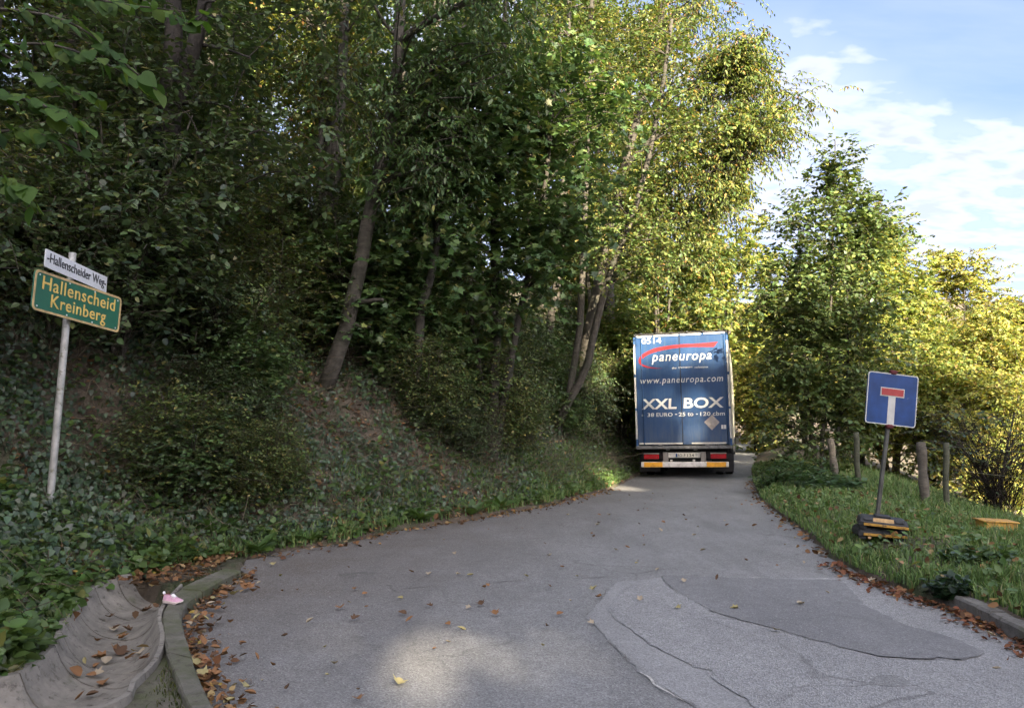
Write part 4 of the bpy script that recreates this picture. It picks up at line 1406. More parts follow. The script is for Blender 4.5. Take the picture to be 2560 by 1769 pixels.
def make_tree(name, label, cat, origin, stems, blobs, n_limb, n_twig, K, tpl, size, pal, bark, leafmat, group=None, twig_len=(.35, .7), droop=.25,
              hang=.3, limb_r=.022, sides=9, extra=None, thin=.0, limb_from=.25, gaps=None, jit=.35, spread_sd=.3, bend=True, twigs=True):
    """stems: list of (points, r0, r1) in world space; blobs: (centre, radii, weight) of the crown"""
    origin = np.array(origin, float)
    root = empty(name, tuple(origin))
    tag(root, label, cat, group)
    mb = MB()
    spine = []
    for pts, r0, r1 in stems:
        P = smooth_path(pts, 22)
        rr = r0 + (r1 - r0) * np.linspace(0, 1, 22) ** .8
        P = P + rng.normal(0, .15, P.shape) * rr[:, None] * .5
        mb.tube(P - origin, rr, sides, wob=.05)
        spine.append((P, rr))
    w = np.array([b[2] for b in blobs], float); w /= w.sum()
    ends = []
    for q in rng.choice(len(blobs), n_limb, p=w):
        c, r, _ = blobs[q]
        v = rng.normal(0, 1, 3); v /= np.linalg.norm(v)
        ends.append(np.array(c) + v * np.array(r) * rng.uniform(.55, 1.0))
    base, dirs = [], []
    per = max(1, n_twig // max(1, n_limb))
    for e in ends:
        # attach to the nearest fitting spot lower down on a stem
        best = None
        for P, rr in spine:
            k0 = int(limb_from * len(P))
            d = np.linalg.norm(P[k0:] - e, axis=1) + np.clip(P[k0:, 2] - e[2] + .3, 0, 9) * 2.0
            j = int(np.argmin(d + rng.random(len(d)) * .6)) + k0
            if best is None or d[j - k0] < best[0]: best = (d[j - k0], P[j], rr[j])
        a = best[1]
        v = e - a
        L = np.linalg.norm(v)
        m1 = a + v * .4 + np.array([0, 0, .12 * L]) + rng.normal(0, .05 * L, 3)
        m2 = a + v * .75 + np.array([0, 0, .1 * L]) + rng.normal(0, .05 * L, 3)
        P = smooth_path([a, m1, m2, e], 9)
        r0 = min(best[2] * .6, limb_r * (.5 + .3 * L))
        mb.tube(P - origin, np.linspace(r0, .006, 9), 5, cap=False)
        tt = rng.uniform(.3, 1.0, per) ** .8
        idx = tt * 8; i0 = np.clip(idx.astype(int), 0, 7); fr = (idx - i0)[:, None]
        B = P[i0] * (1 - fr) + P[i0 + 1] * fr
        ax = norm(P[i0 + 1] - P[i0])
        dd = norm(rng.normal(0, 1, (per, 3)) * np.array([1, 1, .55]) + ax * .5)
        base.append(B + rng.normal(0, spread_sd, (per, 3))); dirs.append(dd)
    base = np.concatenate(base); dirs = np.concatenate(dirs)
    ls, ts = Soup(), Soup()
    lens = rng.uniform(*twig_len, len(base))
    if gaps is not None:
        keep = np.ones(len(base), bool)
        for g0, rad in gaps:
            sv = np.array(S)
            rel = base + dirs * lens[:, None] * .5 - g0
            dist = np.linalg.norm(rel - (rel @ sv)[:, None] * sv, axis=1)
            keep &= dist > rad
        base, dirs, lens = base[keep], dirs[keep], lens[keep]
    sprays(ls, ts, base - origin, dirs, lens, K, tpl, size, pal, droop, hang, jit=jit, bend=bend)
    if extra: extra(ls, ts, origin)
    mb.build('trunk', bark, root)
    tag(link('crown', ls.mesh(name + '_crown', leafmat), root), kind='stuff')
    if twigs: tag(link('twigs', ts.mesh(name + '_twigs', M['twig']), root), kind='stuff')
    return root


def up_path(x, y, h, lean=(0, 0), n=5, wob=.12, sink=.3):
    z = terr1(x, y)
    return [np.array([x + lean[0] * t + rng.normal(0, wob) * (0 < t < 1) * min(1, t * 3), y + lean[1] * t + rng.normal(0, wob) * (0 < t < 1) * min(1, t * 3), z - sink * (t == 0) + h * t]) for t in np.linspace(0, 1, n)]


# --- trees one can pick out on the bank
D1 = 11.0
b1 = at(372, 870, D1); b1[2] = terr1(b1[0], b1[1])
fork = at(430, 262, D1)
st1 = [([b1 - [0, 0, .3], at(376, 700, D1), at(392, 480, D1), at(418, 330, D1), fork], .23, .17),
       ([at(412, 345, D1), at(424, 262, D1), at(434, 120, D1), at(428, -40, D1), at(420, -350, D1 + .3), at(430, -800, D1 + .6)], .16, .06),
       ([at(420, 330, D1), at(455, 215, D1 - .1), at(490, 100, D1 - .2), at(515, -20, D1 - .3), at(560, -400, D1 - .8), at(600, -800, D1 - 1)], .13, .05)]
for seg, r in (([at(490, 112, D1), at(560, 122, D1 - .4), at(625, 145, D1 - .8)], .035), ([at(430, 262, D1), at(520, 256, D1 - .3), at(575, 270, D1 - .6)], .03),
               ([at(405, 255, D1), at(350, 205, D1 - .5), at(300, 190, D1 - .9)], .04), ([at(440, 400, D1 + .1), at(560, 360, D1 - .5), at(650, 325, D1 - .8)], .035),
               ([at(500, 60, D1 - .2), at(515, 10, D1 - .4), at(535, 5, D1 - .5)], .035)):
    st1.append((seg, r, r * .35))


def ivy_on(path, r, n, size, soup, origin, pal, z_lo=0.0, z_hi=1.0):
    P = smooth_path(path, 40)
    k = rng.uniform(z_lo, z_hi, n) ** 1.2 * 38
    i = k.astype(int); f = (k - i)[:, None]
    C = P[i] * (1 - f) + P[i + 1] * f
    a = rng.uniform(0, 2 * math.pi, n)
    out = np.stack([np.cos(a), np.sin(a), np.zeros(n)], 1)
    rr = r * (1.05 + .8 * rng.random(n) ** 2)
    pos = C + out * rr[:, None] - origin
    leaves(soup, T_IVY2, pos, np.array([0, 0, -1.0]) + out * .5 + rng.normal(0, .4, (n, 3)), out + [0, 0, .5] + rng.normal(0, .35, (n, 3)), size * (.6 + .7 * rng.random(n)), palette(n, *pal))


IVY_PAL = ([(.026, .05, .022), (.036, .066, .03), (.05, .085, .04)], [3, 3, 1])
t1 = make_tree('ivy_clad_tree', 'dark forked tree with ivy-covered lower trunk above the green place sign', 'tree', b1, st1,
               [(at(430, -150, D1), (3, 2.5, 2.5), 2), (at(620, 180, D1 - .6), (1.0, .7, .8), .7), (at(300, 150, D1 - .8), (.9, .7, .8), .6), (at(600, 420, D1 - .5), (1.3, .7, .9), .8)], 54, 900, 9, T_HEX, .1, GREENS_DARK, M['bark_black'], M['leaf'],
               extra=lambda ls, ts, o: ivy_on(st1[0][0], .24, 4200, .08, ls, o, IVY_PAL, 0, .9))

D2 = 12.7
b2 = at(800, 955, D2)
b2[2] = terr1(b2[0], b2[1])
tr2 = [b2 - [0, 0, .3], at(838, 895, D2), at(872, 810, D2), at(888, 720, D2), at(903, 640, D2), at(924, 530, D2), at(950, 420, D2), at(982, 260, D2), at(998, 110, D2), at(1004, -60, D2), at(1010, -400, D2 - .2), at(1030, -800, D2 - .4)]
st2 = [(tr2, .145, .055), ([at(1000, 105, D2), at(1060, 60, D2 - .4), at(1120, 28, D2 - .8), at(1195, -10, D2 - 1.2), at(1300, -70, D2 - 1.6)], .075, .03),
       ([at(893, 756, D2 - .1), at(925, 752, D2 - .3), at(957, 749, D2 - .45)], .045, .028), ([at(985, 85, D2), at(950, 40, D2 - .1), at(920, -20, D2 - .2)], .04, .02),
       ([at(890, 812, D2 - .1), at(905, 818, D2 - .25), at(925, 816, D2 - .35)], .028, .012)]
t2 = make_tree('cherry_tree', 'tree with pale curved banded trunk bowing out of the middle of bank', 'tree', b2, st2,
               [(at(1080, -160, D2 - .5), (3.2, 2.2, 2.4), 2), (at(1200, 60, D2 - 1.2), (1.4, 1.0, .8), .8), (at(1060, 300, D2 - .6), (1.2, .6, 1.2), 1.2), (at(860, 200, D2 - .4), (.9, .5, .9), .6)], 70, 1000, 9, T_LONG, .105, GREENS_MAPLE, M['bark_pale'], M['leaf'], hang=.7, droop=.4)

D3 = 19.0
b3 = at(1388, 1085, D3); b3[2] = terr1(b3[0], b3[1])
st3 = [([b3 - [0, 0, .3], at(1398, 1060, D3), at(1430, 990, D3), at(1462, 930, D3), at(1482, 850, D3), at(1503, 760, D3), at(1532, 660, D3), at(1562, 590, D3), at(1583, 540, D3), at(1610, 440, D3), at(1650, 250, D3), at(1680, 50, D3)], .115, .045),
       ([at(1420, 1005, D3), at(1432, 930, D3 + .2), at(1448, 830, D3 + .3), at(1455, 720, D3 + .4), at(1462, 560, D3 + .5), at(1470, 300, D3 + .6), at(1480, 0, D3 + .6)], .1, .05),
       ([at(1560, 600, D3), at(1610, 600, D3 - .2), at(1650, 595, D3 - .4)], .03, .012)]
t3 = make_tree('twin_stem_tree', 'slim twin-stemmed grey tree leaning right just left of the lorry', 'tree', b3, st3,
               [(at(1600, 250, D3), (2.4, 1.8, 2.8), 1.5), (at(1480, 150, D3 + .5), (2, 1.8, 2.5), 1), (at(1600, 560, D3 - .4), (1.4, 1.0, 1.2), .8)], 50, 900, 10, T_HEX, .1, GREENS_LIGHT, M['bark_grey'], M['leaf'])
D4 = 20.5
b4 = at(1366, 850, D4); b4[2] = terr1(b4[0], b4[1])
st4 = [([b4 - [0, 0, .3], at(1378, 800, D4), at(1388, 740, D4), at(1398, 650, D4), at(1404, 560, D4), at(1412, 400, D4), at(1420, 150, D4), at(1430, -200, D4)], .13, .06)]
make_tree('pale_stem_tree', 'straight pale slender trunk half hidden behind leaves left of twin-stemmed tree', 'tree', b4, st4,
          [(at(1420, 80, D4), (2.6, 2.2, 3), 1)], 40, 700, 10, T_HEX, .1, GREENS_LIGHT, M['bark_pale'], M['leaf'])
D5 = 15.0
b5 = at(796, 765, D5); b5[2] = terr1(b5[0], b5[1])
make_tree('slender_tree', 'slender grey trunk standing behind the pale curved tree', 'tree', b5,
          [([b5 - [0, 0, .3], at(806, 690, D5), at(826, 560, D5), at(846, 300, D5), at(860, 60, D5), at(866, -200, D5), at(870, -700, D5)], .15, .06)],
          [(at(860, -250, D5), (2.8, 2.4, 3), 1)], 34, 520, 9, T_HEX, .11, GREENS_DARK, M['bark_grey'], M['leaf'])
D6 = 13.4
b6 = at(1036, 815, D6); b6[2] = terr1(b6[0], b6[1])
make_tree('leaning_tree', 'thin brown trunk leaning right behind maple leaves in mid bank', 'tree', b6,
          [([b6 - [0, 0, .3], at(1052, 770, D6), at(1072, 715, D6), at(1085, 640, D6), at(1100, 520, D6), at(1130, 300, D6), at(1160, 60, D6)], .1, .04)],
          [(at(1150, 260, D6 - .3), (1.6, 1.2, 1.5), 1), (at(1120, 480, D6 - .5), (1.2, .8, 1.0), .8)], 40, 620, 9, T_MAPLE_LO, .12, GREENS_MAPLE, M['bark_grey'], M['leaf'])

# --- centre maple: a thicket of stems carrying broad tiers of dark leaves over the bank
D7 = 14.5
mz = lambda px, py: at(px, py, D7)
b7 = at(1230, 930, D7); b7[2] = terr1(b7[0], b7[1])
st7 = [([b7 - [0, 0, .3], mz(1240, 800), mz(1235, 600), mz(1250, 350), mz(1260, 100), mz(1270, -150)], .12, .04),
       ([b7 - [0, 0, .3], mz(1300, 780), mz(1340, 600), mz(1370, 400), mz(1390, 180)], .09, .03),
       ([b7 - [0, 0, .3], mz(1180, 800), mz(1130, 650), mz(1090, 480), mz(1080, 330)], .07, .025)]
make_tree('maple_tree', 'dense dark green maple hiding its stems in the centre of bank', 'tree', b7, st7,
          [(at(1240, 450, D7 - .6), (2.0, 1.2, 2.2), 2), (at(1400, 380, D7), (1.6, 1.3, 1.8), 1.2), (at(1240, 180, D7), (2.2, 1.6, 1.6), 1.2), (at(1230, 720, D7 - .5), (1.6, 1.0, 1.1), 1)], 90, 1500, 9, T_MAPLE_LO, .13,
          GREENS_MAPLE, M['bark_grey'], M['leaf'], droop=.12, hang=.35)

# --- cherry whose branches hang over the lane above the lorry
D8 = 21.5
b8 = at(1440, 990, D8); b8[2] = terr1(b8[0], b8[1])
c8 = lambda px, py, d=0: at(px, py, D8 + d)
st8 = [([b8 - [0, 0, .3], c8(1470, 850), c8(1520, 600), c8(1580, 350), c8(1640, 100), c8(1690, -150)], .2, .08),
       ([c8(1560, 420), c8(1650, 330, -.5), c8(1760, 260, -1), c8(1880, 190, -1.5)], .08, .03),
       ([c8(1540, 520), c8(1640, 470, -.6), c8(1750, 440, -1.2), c8(1850, 400, -1.6)], .07, .025)]
make_tree('overhanging_cherry_tree', 'sunlit yellow-green cherry with drooping leaf strings hanging over the lorry', 'tree', b8, st8,
          [(c8(1700, 60), (2.4, 2.0, 2.4), 2), (c8(1820, 230, -1), (1.5, 1.4, 1.5), 1.9), (c8(1760, 420, -1), (1.4, 1.3, 1.5), 1.7), (c8(1900, 330, -1.5), (1.0, 1.0, 1.3), 1.0), (c8(1880, 140, -1.5), (1.3, 1, .8), .9), (c8(1640, 480, -.5), (1.7, 1.4, 1.8), 1.2),
           (c8(1700, 640, -.4), (1.2, 1, 1.0), .8), (c8(1840, 540, -1.2), (.8, .8, 1.0), .6), (c8(1980, 250, -1.8), (.7, .7, .9), .5)],
          180, 3000, 12, T_QLONG, .13, CHERRY, M['bark_grey'], M['leaf_sun'], droop=.55, hang=.85, twig_len=(.5, .95), spread_sd=.2)

# --- right side: maple bush by the fence, sunlit trees beyond
D9 = 19.6
b9 = at(2050, 1185, D9); b9[2] = terr1(b9[0], b9[1])
c9 = lambda px, py, d=0: at(px, py, D9 + d)
st9 = [([b9 - [0, 0, .3], c9(2060, 1000), c9(2075, 800), c9(2082, 600), c9(2086, 450), c9(2088, 352)], .06, .012),
       ([b9 - [.1, 0, .3], c9(2010, 900), c9(1995, 740), c9(2000, 620), c9(1985, 500)], .05, .012),
       ([b9 + [.2, 0, -.3], c9(2115, 960), c9(2120, 800), c9(2120, 650), c9(2170, 545), c9(2212, 485)], .05, .012),
       ([b9 + [.1, .2, -.3], c9(2075, 900), c9(2130, 700), c9(2150, 600), c9(2140, 520)], .04, .012)]
make_tree('maple_sapling', 'tall dark green maple bush with a pointed top behind the fence posts', 'tree', b9, st9,
          [(c9(2075, 900), (2.05, 1.6, 1.6), 2.6), (c9(2060, 740), (1.9, 1.5, 1.4), 2.4), (c9(2085, 580), (1.35, 1.2, 1.0), 1.3), (c9(2085, 430), (.35, .35, .7), .4), (c9(2180, 560, -.2), (.55, .5, .5), .35), (c9(1970, 560), (.6, .6, .5), .3), (c9(2030, 1080), (1.5, 1.2, .9), 1), (c9(1930, 800), (.6, .7, 1.6), .5)],
          190, 3400, 8, T_HEX, .12, ([(.075, .12, .042), (.105, .155, .052), (.15, .195, .06), (.22, .23, .065)], [4, 4, 2.6, 1]), M['bark_grey'], M['leaf'], droop=.1, hang=.25, twig_len=(.3, .6), limb_from=.15, limb_r=.015)


def bush_tree(px, top, dist, width, label, pal, name='autumn_tree', n_limb=70, n_twig=1500, tpl=T_QUAD, size=.14, group='sunlit trees beyond the fence', base_drop=0, shape=1.0):
    b = at(px, 1038, dist); b[2] = terr1(b[0], b[1])
    t = at(px, top, dist)
    h = t[2] - b[2]
    w = width / F_PX * dist / 2
    st = [([b - [0, 0, .3], b + [rng.normal(0, .3), 0, h * .35], b + [rng.normal(0, .4), 0, h * .65], t - [0, 0, .4]], .14, .02)]
    for _ in range(3):
        dx, dy = rng.normal(0, w * .45), rng.normal(0, w * .4)
        st.append(([b + [dx * .1, dy * .1, -.3], b + [dx * .5, dy * .5, h * .35], b + [dx, dy, h * rng.uniform(.6, .85)]], .09, .015))
    bl = [(b + [0, 0, h * .45], (w, w * .9, h * .34), 2.2), (b + [0, 0, h * .78], (w * .78, w * .7, h * .2), 1.7), (b + [w * .4, -w * .3, h * .25], (w * .7, w * .6, h * .2), 1), (b + [-w * .5, 0, h * .55], (w * .5, w * .5, h * .2), .7), (b + [0, 0, h * .95], (w * .4, w * .4, h * .08), .5)]
    return make_tree(name, label, 'tree', b, st, bl, n_limb, int(n_twig * (.95 if dist < 32 else .7)), 12, tpl, size * (1.18 if dist < 32 else 1.3), pal, M['bark_grey'], M['leaf_sun'], group=group, limb_from=.12, limb_r=.018, bend=False)


bush_tree(2230, 560, 27, 380, 'bright yellow-green tree directly behind the blue dead-end sign', AUTUMN, n_twig=2000)
bush_tree(2400, 650, 29, 380, 'golden yellow tree sloping down at right beyond the fence', AUTUMN_Y, n_twig=1900)
bush_tree(2550, 740, 26, 340, 'golden yellow tree cut by the right edge of the picture', AUTUMN_Y, n_twig=1800)
bush_tree(2480, 785, 23.5, 260, 'rounded golden bush low at the right below the far ridge', AUTUMN_Y, n_twig=1500, size=.12)
bush_tree(2320, 850, 22.5, 260, 'low yellow-green bush behind the two right fence posts', AUTUMN, n_twig=1300, size=.11)
bush_tree(2480, 930, 21, 260, 'low golden bush behind the bare twiggy shrub at right', AUTUMN_Y, n_twig=1300, size=.11)
bush_tree(1925, 640, 46, 190, 'yellow lit tree beside the far lane right of the lorry', AUTUMN, n_twig=1300, size=.2, group='trees along the far lane')
bush_tree(1890, 900, 34, 120, 'low bright yellow bush right of the lorry wing mirror', AUTUMN_Y, n_twig=800, size=.15, group='trees along the far lane')
bush_tree(1760, 560, 58, 230, 'pale green tree behind the roof of the lorry', AUTUMN, n_twig=1300, size=.24, group='trees along the far lane')
bush_tree(1620, 420, 48, 300, 'tall lit tree on the bank behind the lorry left side', CHERRY, n_twig=1600, size=.2, group='trees along the far lane')
bush_tree(1480, 700, 30, 260, 'dense green bush on the bank left of the lorry', GREENS_LIGHT, n_twig=1300, size=.15, group='trees along the far lane')
bush_tree(1560, 780, 25.5, 170, 'yellowish green bush touching the left side of the lorry', GREENS_LIGHT, n_twig=1100, size=.12, group='trees along the far lane')
bush_tree(1650, 20, 37, 420, 'tall lit yellow-green tree towering behind the lorry left side', CHERRY, n_limb=110, n_twig=2400, size=.2, group='trees along the far lane')
bush_tree(1450, -60, 36, 400, 'tall green tree behind the twin-stemmed tree', GREENS_LIGHT, n_limb=100, n_twig=2200, size=.2, group='trees along the far lane')
bush_tree(1835, 440, 40, 240, 'light yellow-green tree filling the gap above the lorry roof', AUTUMN, n_twig=1400, size=.2, group='trees along the far lane')
bush_tree(2150, 640, 24, 240, 'yellow-green bush leaning against the right side of maple bush', AUTUMN, n_twig=1300, size=.13)
bush_tree(2010, 700, 38, 260, 'yellow tree seen behind the pointed maple bush', AUTUMN, n_twig=1300, size=.18, group='trees along the far lane')
bush_tree(1845, 760, 70, 200, 'hazy pale yellow tree far down the lane', AUTUMN_Y, n_twig=1000, size=.28, group='trees along the far lane')

# --- bare twiggy shrub at the right edge
D10 = 14.2
b10 = at(2500, 1290, D10); b10[2] = terr1(b10[0], b10[1])


def twiggy(ls, ts, o):
    n = 120
    A = np.array([b10 + rng.normal(0, .12, 3) * [1, 1, 0] + [0, 0, rng.uniform(0, .5)] for _ in range(n)])
    ang = rng.uniform(0, 2 * math.pi, n)
    Bv = np.stack([np.cos(ang) * rng.uniform(.3, 1.6, n), np.sin(ang) * rng.uniform(.2, 1.0, n), rng.uniform(.4, 2.1, n)], 1)
    sticks(ts, A - o, A + Bv - o, .008, .003, (.018, .014, .011), A + Bv * .5 + rng.normal(0, .12, (n, 3)) + [0, 0, .15] - o)
    k = 520
    src = rng.integers(0, n, k); f = rng.uniform(.3, 1, k)[:, None]
    P = A[src] + Bv[src] * f + rng.normal(0, .05, (k, 3))
    Q = P + rng.normal(0, .22, (k, 3)) + [0, 0, -.05]
    sticks(ts, P - o, Q - o, .004, .002, (.018, .014, .011))


make_tree('bare_shrub', 'dark tangled shrub of nearly bare twigs at the right edge', 'shrub', b10,
          [([b10 - [0, 0, .2], b10 + [-.2, 0, .7], b10 + [-.7, .1, 1.5]], .035, .012), ([b10 - [0, 0, .2], b10 + [.1, 0, .9], b10 + [.3, -.1, 2.0]], .03, .012)],
          [(b10 + [0, 0, 1.5], (1.4, .8, .7), 1)], 26, 150, 7, T_HEX, .07, GREENS_DARK, M['bark_dark'], M['leaf'], extra=twiggy)

# --- forest trees up the slope: four kinds, copied
def forest_proto(k):
    o = np.array([0.0, 0, 0])
    h = 15 + k
    st = [([o - [0, 0, .8], o + [rng.normal(0, .25), rng.normal(0, .2), h * .3], o + [rng.normal(0, .35), rng.normal(0, .3), h * .6], o + [rng.normal(0, .4), 0, h]], .17 + .03 * k, .05)]
    if k % 2:
        st.append(([o - [0, 0, .8], o + [.5, .1, h * .3], o + [.9, .2, h * .7]], .11, .04))
    pal = (GREENS_DARK, GREENS_MAPLE, GREENS_LIGHT, CHERRY)[k]
    bl = [(o + [0, 0, h * .7], (2.6, 2.6, h * .28), 2.0), (o + [.5, -.5, h * .38], (1.9, 1.9, h * .14), 1.0), (o + [-.8, -.6, h * .22], (1.3, 1.3, 1.2), .45)]
    return make_tree('forest_tree', 'x', 'tree', o, st, bl, 60, 1300, 8, T_QUAD, .17, pal, (M['bark_grey'], M['bark_pale'], M['bark_dark'], M['bark_grey'])[k], M['leaf'], limb_from=.12, limb_r=.02, bend=False)


protos = [forest_proto(k) for k in range(4)]
spots = [(-8.2, 10.5, 0), (-6.6, 14.2, 1), (-9.5, 15.5, 2), (-4.4, 16.8, 3), (-7.2, 18.5, 0), (-2.2, 19.2, 1), (-11.5, 19, 3), (-5.0, 21.5, 2), (-9.2, 23, 1), (-1.2, 24.2, 0), (-13.5, 24.5, 2), (-6.6, 26.5, 3), (-3.6, 28.5, 1),
         (-10.8, 29, 0), (.6, 28.8, 2), (-16, 31, 1), (-7.5, 33.5, 2), (-1.8, 34, 3), (-12.5, 36, 0), (2.4, 33.5, 1), (-4.8, 40, 0), (-20, 38, 3), (1.0, 42, 2), (5.2, 41, 0), (-10, 45, 1), (-11.5, 12.5, 1), (-7.6, 12.6, 2), (-9.0, 20.2, 0), (-7.9, 27.5, 1), (-11.8, 27, 3), (-14.5, 20.5, 0), (3.4, 27.6, 3), (8, 50, 1), (13, 54, 2), (22, 50, 3), (27, 56, 0)]
used = set()
for i, (x, y, k) in enumerate(spots):
    if k not in used:
        r = protos[k]; used.add(k)
    else:
        r = copy_tree(protos[k])
    r.location = (x, y, terr1(x, y))
    r.rotation_euler = (rng.normal(0, .03), rng.normal(0, .03), rng.uniform(0, 6.28))
    s = rng.uniform(.85, 1.12)
    r.scale = (s, s, s)
    kind_l = ('grey dark-leaved tree', 'pale-barked tree', 'dark-barked tree', 'grey yellowing tree')[k]
    tag(r, kind_l + ' ' + place_words(x, y), 'tree', 'trees of the wood up the slope' if x < 4 else 'wood beside the far lane')


# --- understory shrubs on the bank: four kinds, copied
def shrub_proto(k):
    o = np.array([0.0, 0, 0])
    h = (3.4, 2.4, 3.0, 4.0)[k]
    st = []
    for q in range(5):
        a = rng.uniform(0, 6.28); sp = rng.uniform(.2, .8)
        st.append(([o + [0, 0, -.3], o + [math.cos(a) * sp * .5, math.sin(a) * sp * .5, h * .45], o + [math.cos(a) * sp * 1.2, math.sin(a) * sp * 1.2, h * rng.uniform(.7, .95)]], .03, .01))
    tpl = (T_MAPLE_LO, T_HEX, T_HEX, T_HEX)[k]
    pal = (GREENS_MAPLE, GREENS_DARK, GREENS_LIGHT, GREENS_DARK)[k]
    size = (.12, .085, .075, .1)[k]
    bl = [(o + [0, 0, h * .6], (1.3, 1.2, h * .36), 2), (o + [.5, -.3, h * .35], (.9, .9, h * .28), 1)]
    return make_tree('understory_shrub', 'x', 'shrub', o, st, bl, 46, (520, 800, 900, 640)[k], 8, tpl, size, pal, M['bark_dark'], M['leaf'], limb_from=.2, limb_r=.012, droop=.2)


sprot = [shrub_proto(k) for k in range(4)]
used = set()
sp = [(-7.4, 9.8, 1), (-5.9, 9.7, 1), (-5.2, 10.0, 3), (-6.6, 9.0, 2), (-4.2, 11.2, 1), (-5.4, 12.4, 3), (-3.9, 12.5, 2), (-7.0, 11.8, 0), (-8.5, 12.8, 3), (-3.4, 14.4, 3), (-1.9, 14.0, 0), (-4.6, 14.8, 2), (-6.4, 15.8, 1), (-.7, 15.4, 1), (-2.4, 16.4, 0), (-8.2, 17, 0), (-.1, 17.2, 3), (-3.6, 18.6, 2), (-1.2, 18.0, 2),
      (-5.8, 19, 3), (.5, 19.6, 0), (-10.2, 13.6, 2), (-10.6, 17.5, 3), (-7.4, 21.4, 1), (-2.4, 21.6, 3), (.2, 22.6, 2), (2.0, 22.8, 0), (3.1, 25.5, 2), (-4.6, 24.2, 0), (-8.6, 26, 3), (1.4, 26.2, 3), (4.2, 29.0, 0), (-12.6, 16.4, 0), (-12.8, 21, 1), (-9.4, 10.0, 1), (-7.8, 8.2, 0), (-6.2, 7.6, 1),
      (-5.0, 26.8, 1), (-1.4, 29, 2), (-10.5, 24, 2), (-14.5, 27, 0), (5.6, 32.0, 2), (7.6, 36, 3), (1.15, 21.0, 2), (-1.5, 13.4, 2), (-1.0, 14.5, 0), (-.3, 14.9, 2), (.05, 16.2, 1), (-.2, 18.6, 1), (1.7, 20.6, 1), (-2.9, 13.6, 0), (-4.9, 11.4, 2), (-6.1, 10.9, 1), (-1.6, 16.8, 2), (-3.2, 16.2, 1), (-5.2, 17.4, 1), (2.6, 24.0, 2), (-9.0, 8.3, 3), (-11.2, 10.6, 0)]
for i, (x, y, k) in enumerate(sp):
    if k not in used:
        r = sprot[k]; used.add(k)
    else:
        r = copy_tree(sprot[k])
    r.location = (x, y, terr1(x, y))
    r.rotation_euler = (0, 0, rng.uniform(0, 6.28))
    s = rng.uniform(.8, 1.15) * (.72 if bank_d(np.array([x]), np.array([y]))[0] < 2.6 else 1)
    r.scale = (s, s, s * rng.uniform(.85, 1.15))
    kl = ('broad-leaved maple shrub', 'dense dark small-leaved shrub', 'light green small-leaved shrub', 'tall dark hazel-like shrub')[k]
    tag(r, kl + ' ' + place_words(x, y), 'shrub', 'undergrowth on the wooded bank')

low = 0
while low < 22:
    y = rng.uniform(9.0, 19.5)
    x = float(np.interp(y, foot[3:, 1], foot[3:, 0])) - rng.uniform(.9, 2.6)
    px = CX + F_PX * x / y
    d_ = float(bank_d(np.array([x]), np.array([y]))[0])
    if d_ < .55 or d_ > 2.3 or px < 330 or (690 < px < 1010 and y < 13.2) or (1320 < px < 1500 and y < 19.2): continue
    r = copy_tree(sprot[int(rng.choice([1, 2, 2, 0]))])
    r.name = 'bank_bush'
    r.location = (x, y, terr1(x, y) - .12)
    r.rotation_euler = (0, 0, rng.uniform(0, 6.28))
    s = rng.uniform(.28, .46)
    r.scale = (s * 1.25, s * 1.25, s)
    tag(r, 'low leafy bush on the bank face ' + place_words(x, y).split(',')[0] + (', low down' if d_ < 1.2 else ', half way up' if d_ < 1.8 else ', near the top'), 'bush', 'low bushes on the bank face')
    low += 1

# --- unseen trees added behind the viewpoint for shade, crowns cut open for sun patches
gaps = [(np.array([*gnd(px_, py_)[:2], 0.0]), r_) for px_, py_, r_ in ((1175, 1555, .37), (1095, 1595, .40), (1010, 1642, .39), (1320, 1582, .42), (1420, 1598, .38), (840, 1560, .34), (1500, 1400, .34), (900, 1600, .3))]
tm = Matrix.Translation((4.69, 20.8, tz)) @ Matrix.Rotation(TY, 4, 'Z')
for (u, v, r) in ((.1, .25, .5), (-.5, 1.25, .42), (.35, 1.2, .36), (.75, 2.8, .5), (-.15, 2.5, .4)):
    gaps.append((np.array(tm @ Vector((u, 0, BZ0 + v))), r * 1.25))
gaps.append((np.array([2.6, 18.9, 0]), .65)); gaps.append((np.array([6.3, 19.9, 0]), .6)); gaps.append((np.array([1.9, 18.2, .3]), .5))
k = 0
for (x, y, h) in ((9, -45, 15.5), (13.2, -46, 15.2), (17.4, -45, 15.4), (21.6, -46, 15), (25.8, -45, 15.3), (30, -46, 15), (5, -46, 16), (11, -51, 18), (15.4, -52, 17.8), (19.6, -51, 17.6), (23.8, -52, 17.6), (28, -51, 17.5), (33, -50, 17.5), (6.6, -52, 18)):
    h += 7.0 if x < 20 else 3.4
    o = np.array([x, y, terr1(x, y)])
    make_tree('added_shade_tree', 'unseen tall broadleaf tree added behind the viewpoint to shade the lane', 'tree', o,
              [([o - [0, 0, .3], o + [.2, 0, h * .3], o + [-.2, .1, h * .6], o + [0, 0, h * .95]], .3, .08)],
              [(o + [0, 0, h * .25], (2.9, 2.6, h * .22), 1.4), (o + [0, 0, h * .55], (2.9, 2.6, h * .24), 2), (o + [0, 0, h * .82], (2.3, 2.2, h * .17), 1.1)], 66, 1800, 6, T_QUAD, .64, GREENS_LIGHT, M['bark_grey'], M['leaf'],
              group='unseen shade trees added behind the viewpoint', twig_len=(.6, 1.1), limb_from=.08, gaps=gaps, spread_sd=.4, sides=7, bend=False, twigs=False)
    k += 1

# ------------------------------------------------------------------ ground cover (what nobody could count)
T_IVY2 = _fan([(.42, .1), (.3, .55)], .4, .06, .06)


